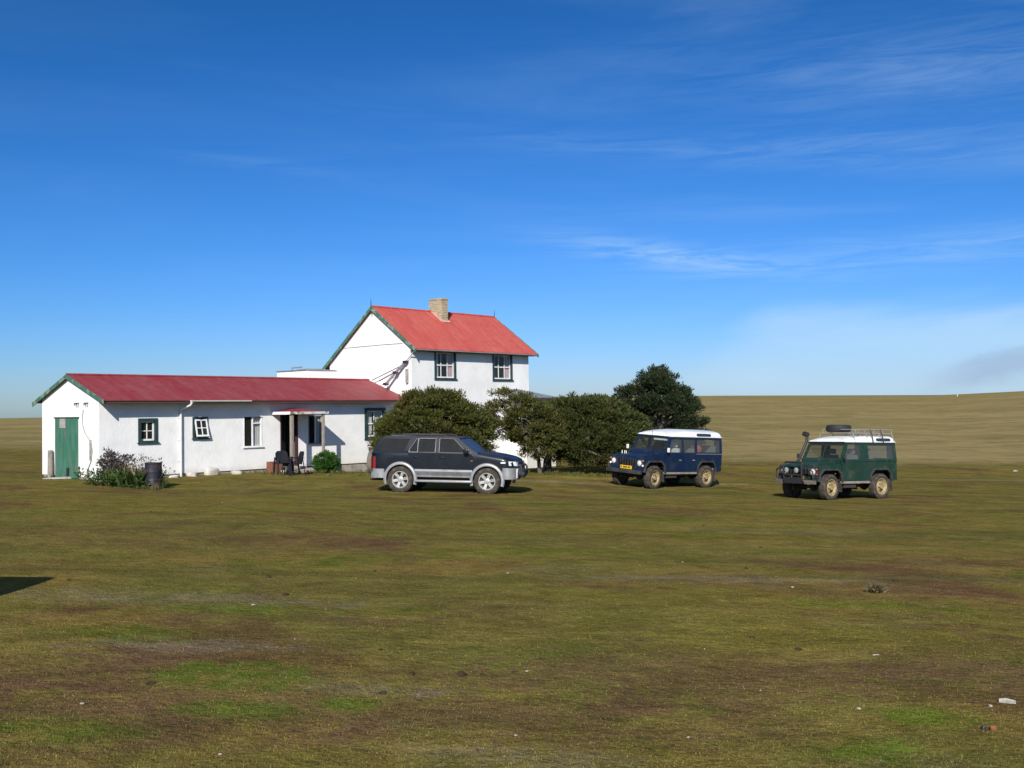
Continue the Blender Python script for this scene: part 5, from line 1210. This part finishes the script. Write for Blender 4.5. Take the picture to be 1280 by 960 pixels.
a, b, c = hw(8.0, -1.9), hw(9.6, -2.1), hw(12.0, -2.6)
strip("path", [a.xy, b.xy, c.xy], .55, CONC, .012)
# stones along the foot of the wall
for k, (s, y, a_, b_, c_, lab) in enumerate(((3.30, -.32, .22, .16, .11, "flat pale stone lying at the foot of the downpipe"), (4.15, -.22, .26, .16, .20, "upright pale stone against the wall under the tilted open window"), (5.05, -.45, .34, .18, .09, "long flat pale stone below the casement window"), (2.62, -.28, .18, .14, .07, "small flat stone between the drum and the downpipe"))):
    p = hw(s, y); stone("stone", lab, "stone", p.x, p.y, a_, b_, c_, STONE, 100+k, k)
p = hw(-.45, 2.2); stone("stone", "flat pale slab lying before the green gable door", "stone", p.x, p.y, .5, .22, .05, STONE, 120, .8)
# longer grass the mower misses: along the wall foot, round the drum and under the bushes
def fringe():
    g = np.random.default_rng(404); V = []
    for s in np.arange(.2, 13.3, .045):
        if 6.9 < s < 9.0: continue
        p = hw(s, -.06-abs(g.normal())*.09)
        V.append(stalks(p.x, p.y, .05, .05, 3, .04, .17 if math.sin(s*2.3)+math.sin(s*5.1) > -.3 else .07, .014, .8, int(s*1000)))
    for y in np.arange(.1, 4.4, .05):
        if 1.4 < y < 3.2: continue
        p = hw(-.06-abs(g.normal())*.08, y); V.append(stalks(p.x, p.y, .05, .05, 3, .04, .14, .014, .8, int(y*1000)+7))
    for (cx, cy, rx, ry, n) in ((-3.0, 37.1, 2.2, .5, 60), (2.6, 39.6, 2.4, .5, 70), (-7.0, 38.5, .7, .15, 25), (-8.6, 37.7, .6, .4, 14), (6.3, 45.6, 2, .5, 40), (-11.5, 32.5, .4, .15, 14)):
        for k in range(n):
            V.append(stalks(cx+g.normal()*rx*.6, cy+g.normal()*ry*.6, .09, .07, 9, .05, .20, .014, .9, k+int(abs(cx)*100)))
    o = mesh_np("long_grass", np.concatenate(V), 4, leaf_mat("long_grass_blade", (.055, .075, .016), (.150, .150, .045))); tag(o, kind='stuff')
fringe()
# loose things on the turf
BONE = mat("bleached_white", (.42, .40, .36), .85, col2=(.24, .22, .18), nscale=16, bump=.5)
mb = MB(); sec = [[(x, .5*y*(1-abs(x)*6), .5*z*(1-abs(x)*7)+.0) for y, z in ((-.05, 0), (-.045, .035), (0, .055), (.05, .04), (.055, 0))] for x in np.linspace(-.042, .056, 9)]
mb.loft(sec); o = mb.build("driftwood_block", BONE); o.location = (3.17, 6.68, gz(3.17, 6.68)+.004); o.rotation_euler = (R(3), 0, R(-28)); tag(o, "bleached white splinter of wood lying on the turf at the lower right", "wood")
RUST = mat("rust_brick", (.26, .085, .035), .95, col2=(.15, .06, .03), nscale=14)
stone("brick_fragment", "orange red brick fragment half buried in the turf, nearest the camera on the right", "brick", 2.78, 6.02, .022, .018, .020, RUST, 130)
stone("stone", "small dark stone beside the brick fragment", "stone", 2.725, 6.03, .012, .012, .018, BLACK, 131)
stone("stone", "pale stone lying far out on the right of the turf", "stone", 27.7, 56.6, .12, .07, .06, CONC, 132)
stone("driftwood_stick", "thin bleached stick lying on the turf right of centre", "stick", 2.84, 8.12, .034, .006, .005, BONE, 133, .35)
for k in range(20):
    Y = 1/(1/5.2+(1/27-1/5.2)*rng.random()); X = (rng.random()*2-1)*Y*.48
    s = rng.uniform(.004, .009)*(1+Y/25)
    stone("white_fleck", "small white fleck of bone or shell scattered on the turf", "fleck", X, Y, s*rng.uniform(1, 1.8), s, s*.6, BONE, 200+k, rng.random()*3, "white flecks scattered on the turf")
DUNG = mat("dark_dropping", (.042, .030, .016), 1.0, spec=.05, col2=(.06, .045, .03), nscale=30)
for k in range(18):
    Y = 1/(1/6.5+(1/26-1/6.5)*rng.random()); X = (rng.random()*2-1)*Y*.46; s = rng.uniform(.012, .024)*(1+Y/30)
    stone("dropping", "small dark animal dropping on the turf", "dropping", X, Y, s*rng.uniform(1, 1.6), s, s*.55, DUNG, 300+k, rng.random()*3, "dark droppings dotted over the turf")
# marker post on the skyline
X_, Y_ = 190., 437.; mb = MB(); mb.tube([(0, 0, -.3), (0, 0, .9)], .12, 8); o = mb.build("marker_post", WHITE); o.location = (X_, Y_, gz(X_, Y_)); tag(o, "tiny white marker post far away near the skyline on the right", "post")
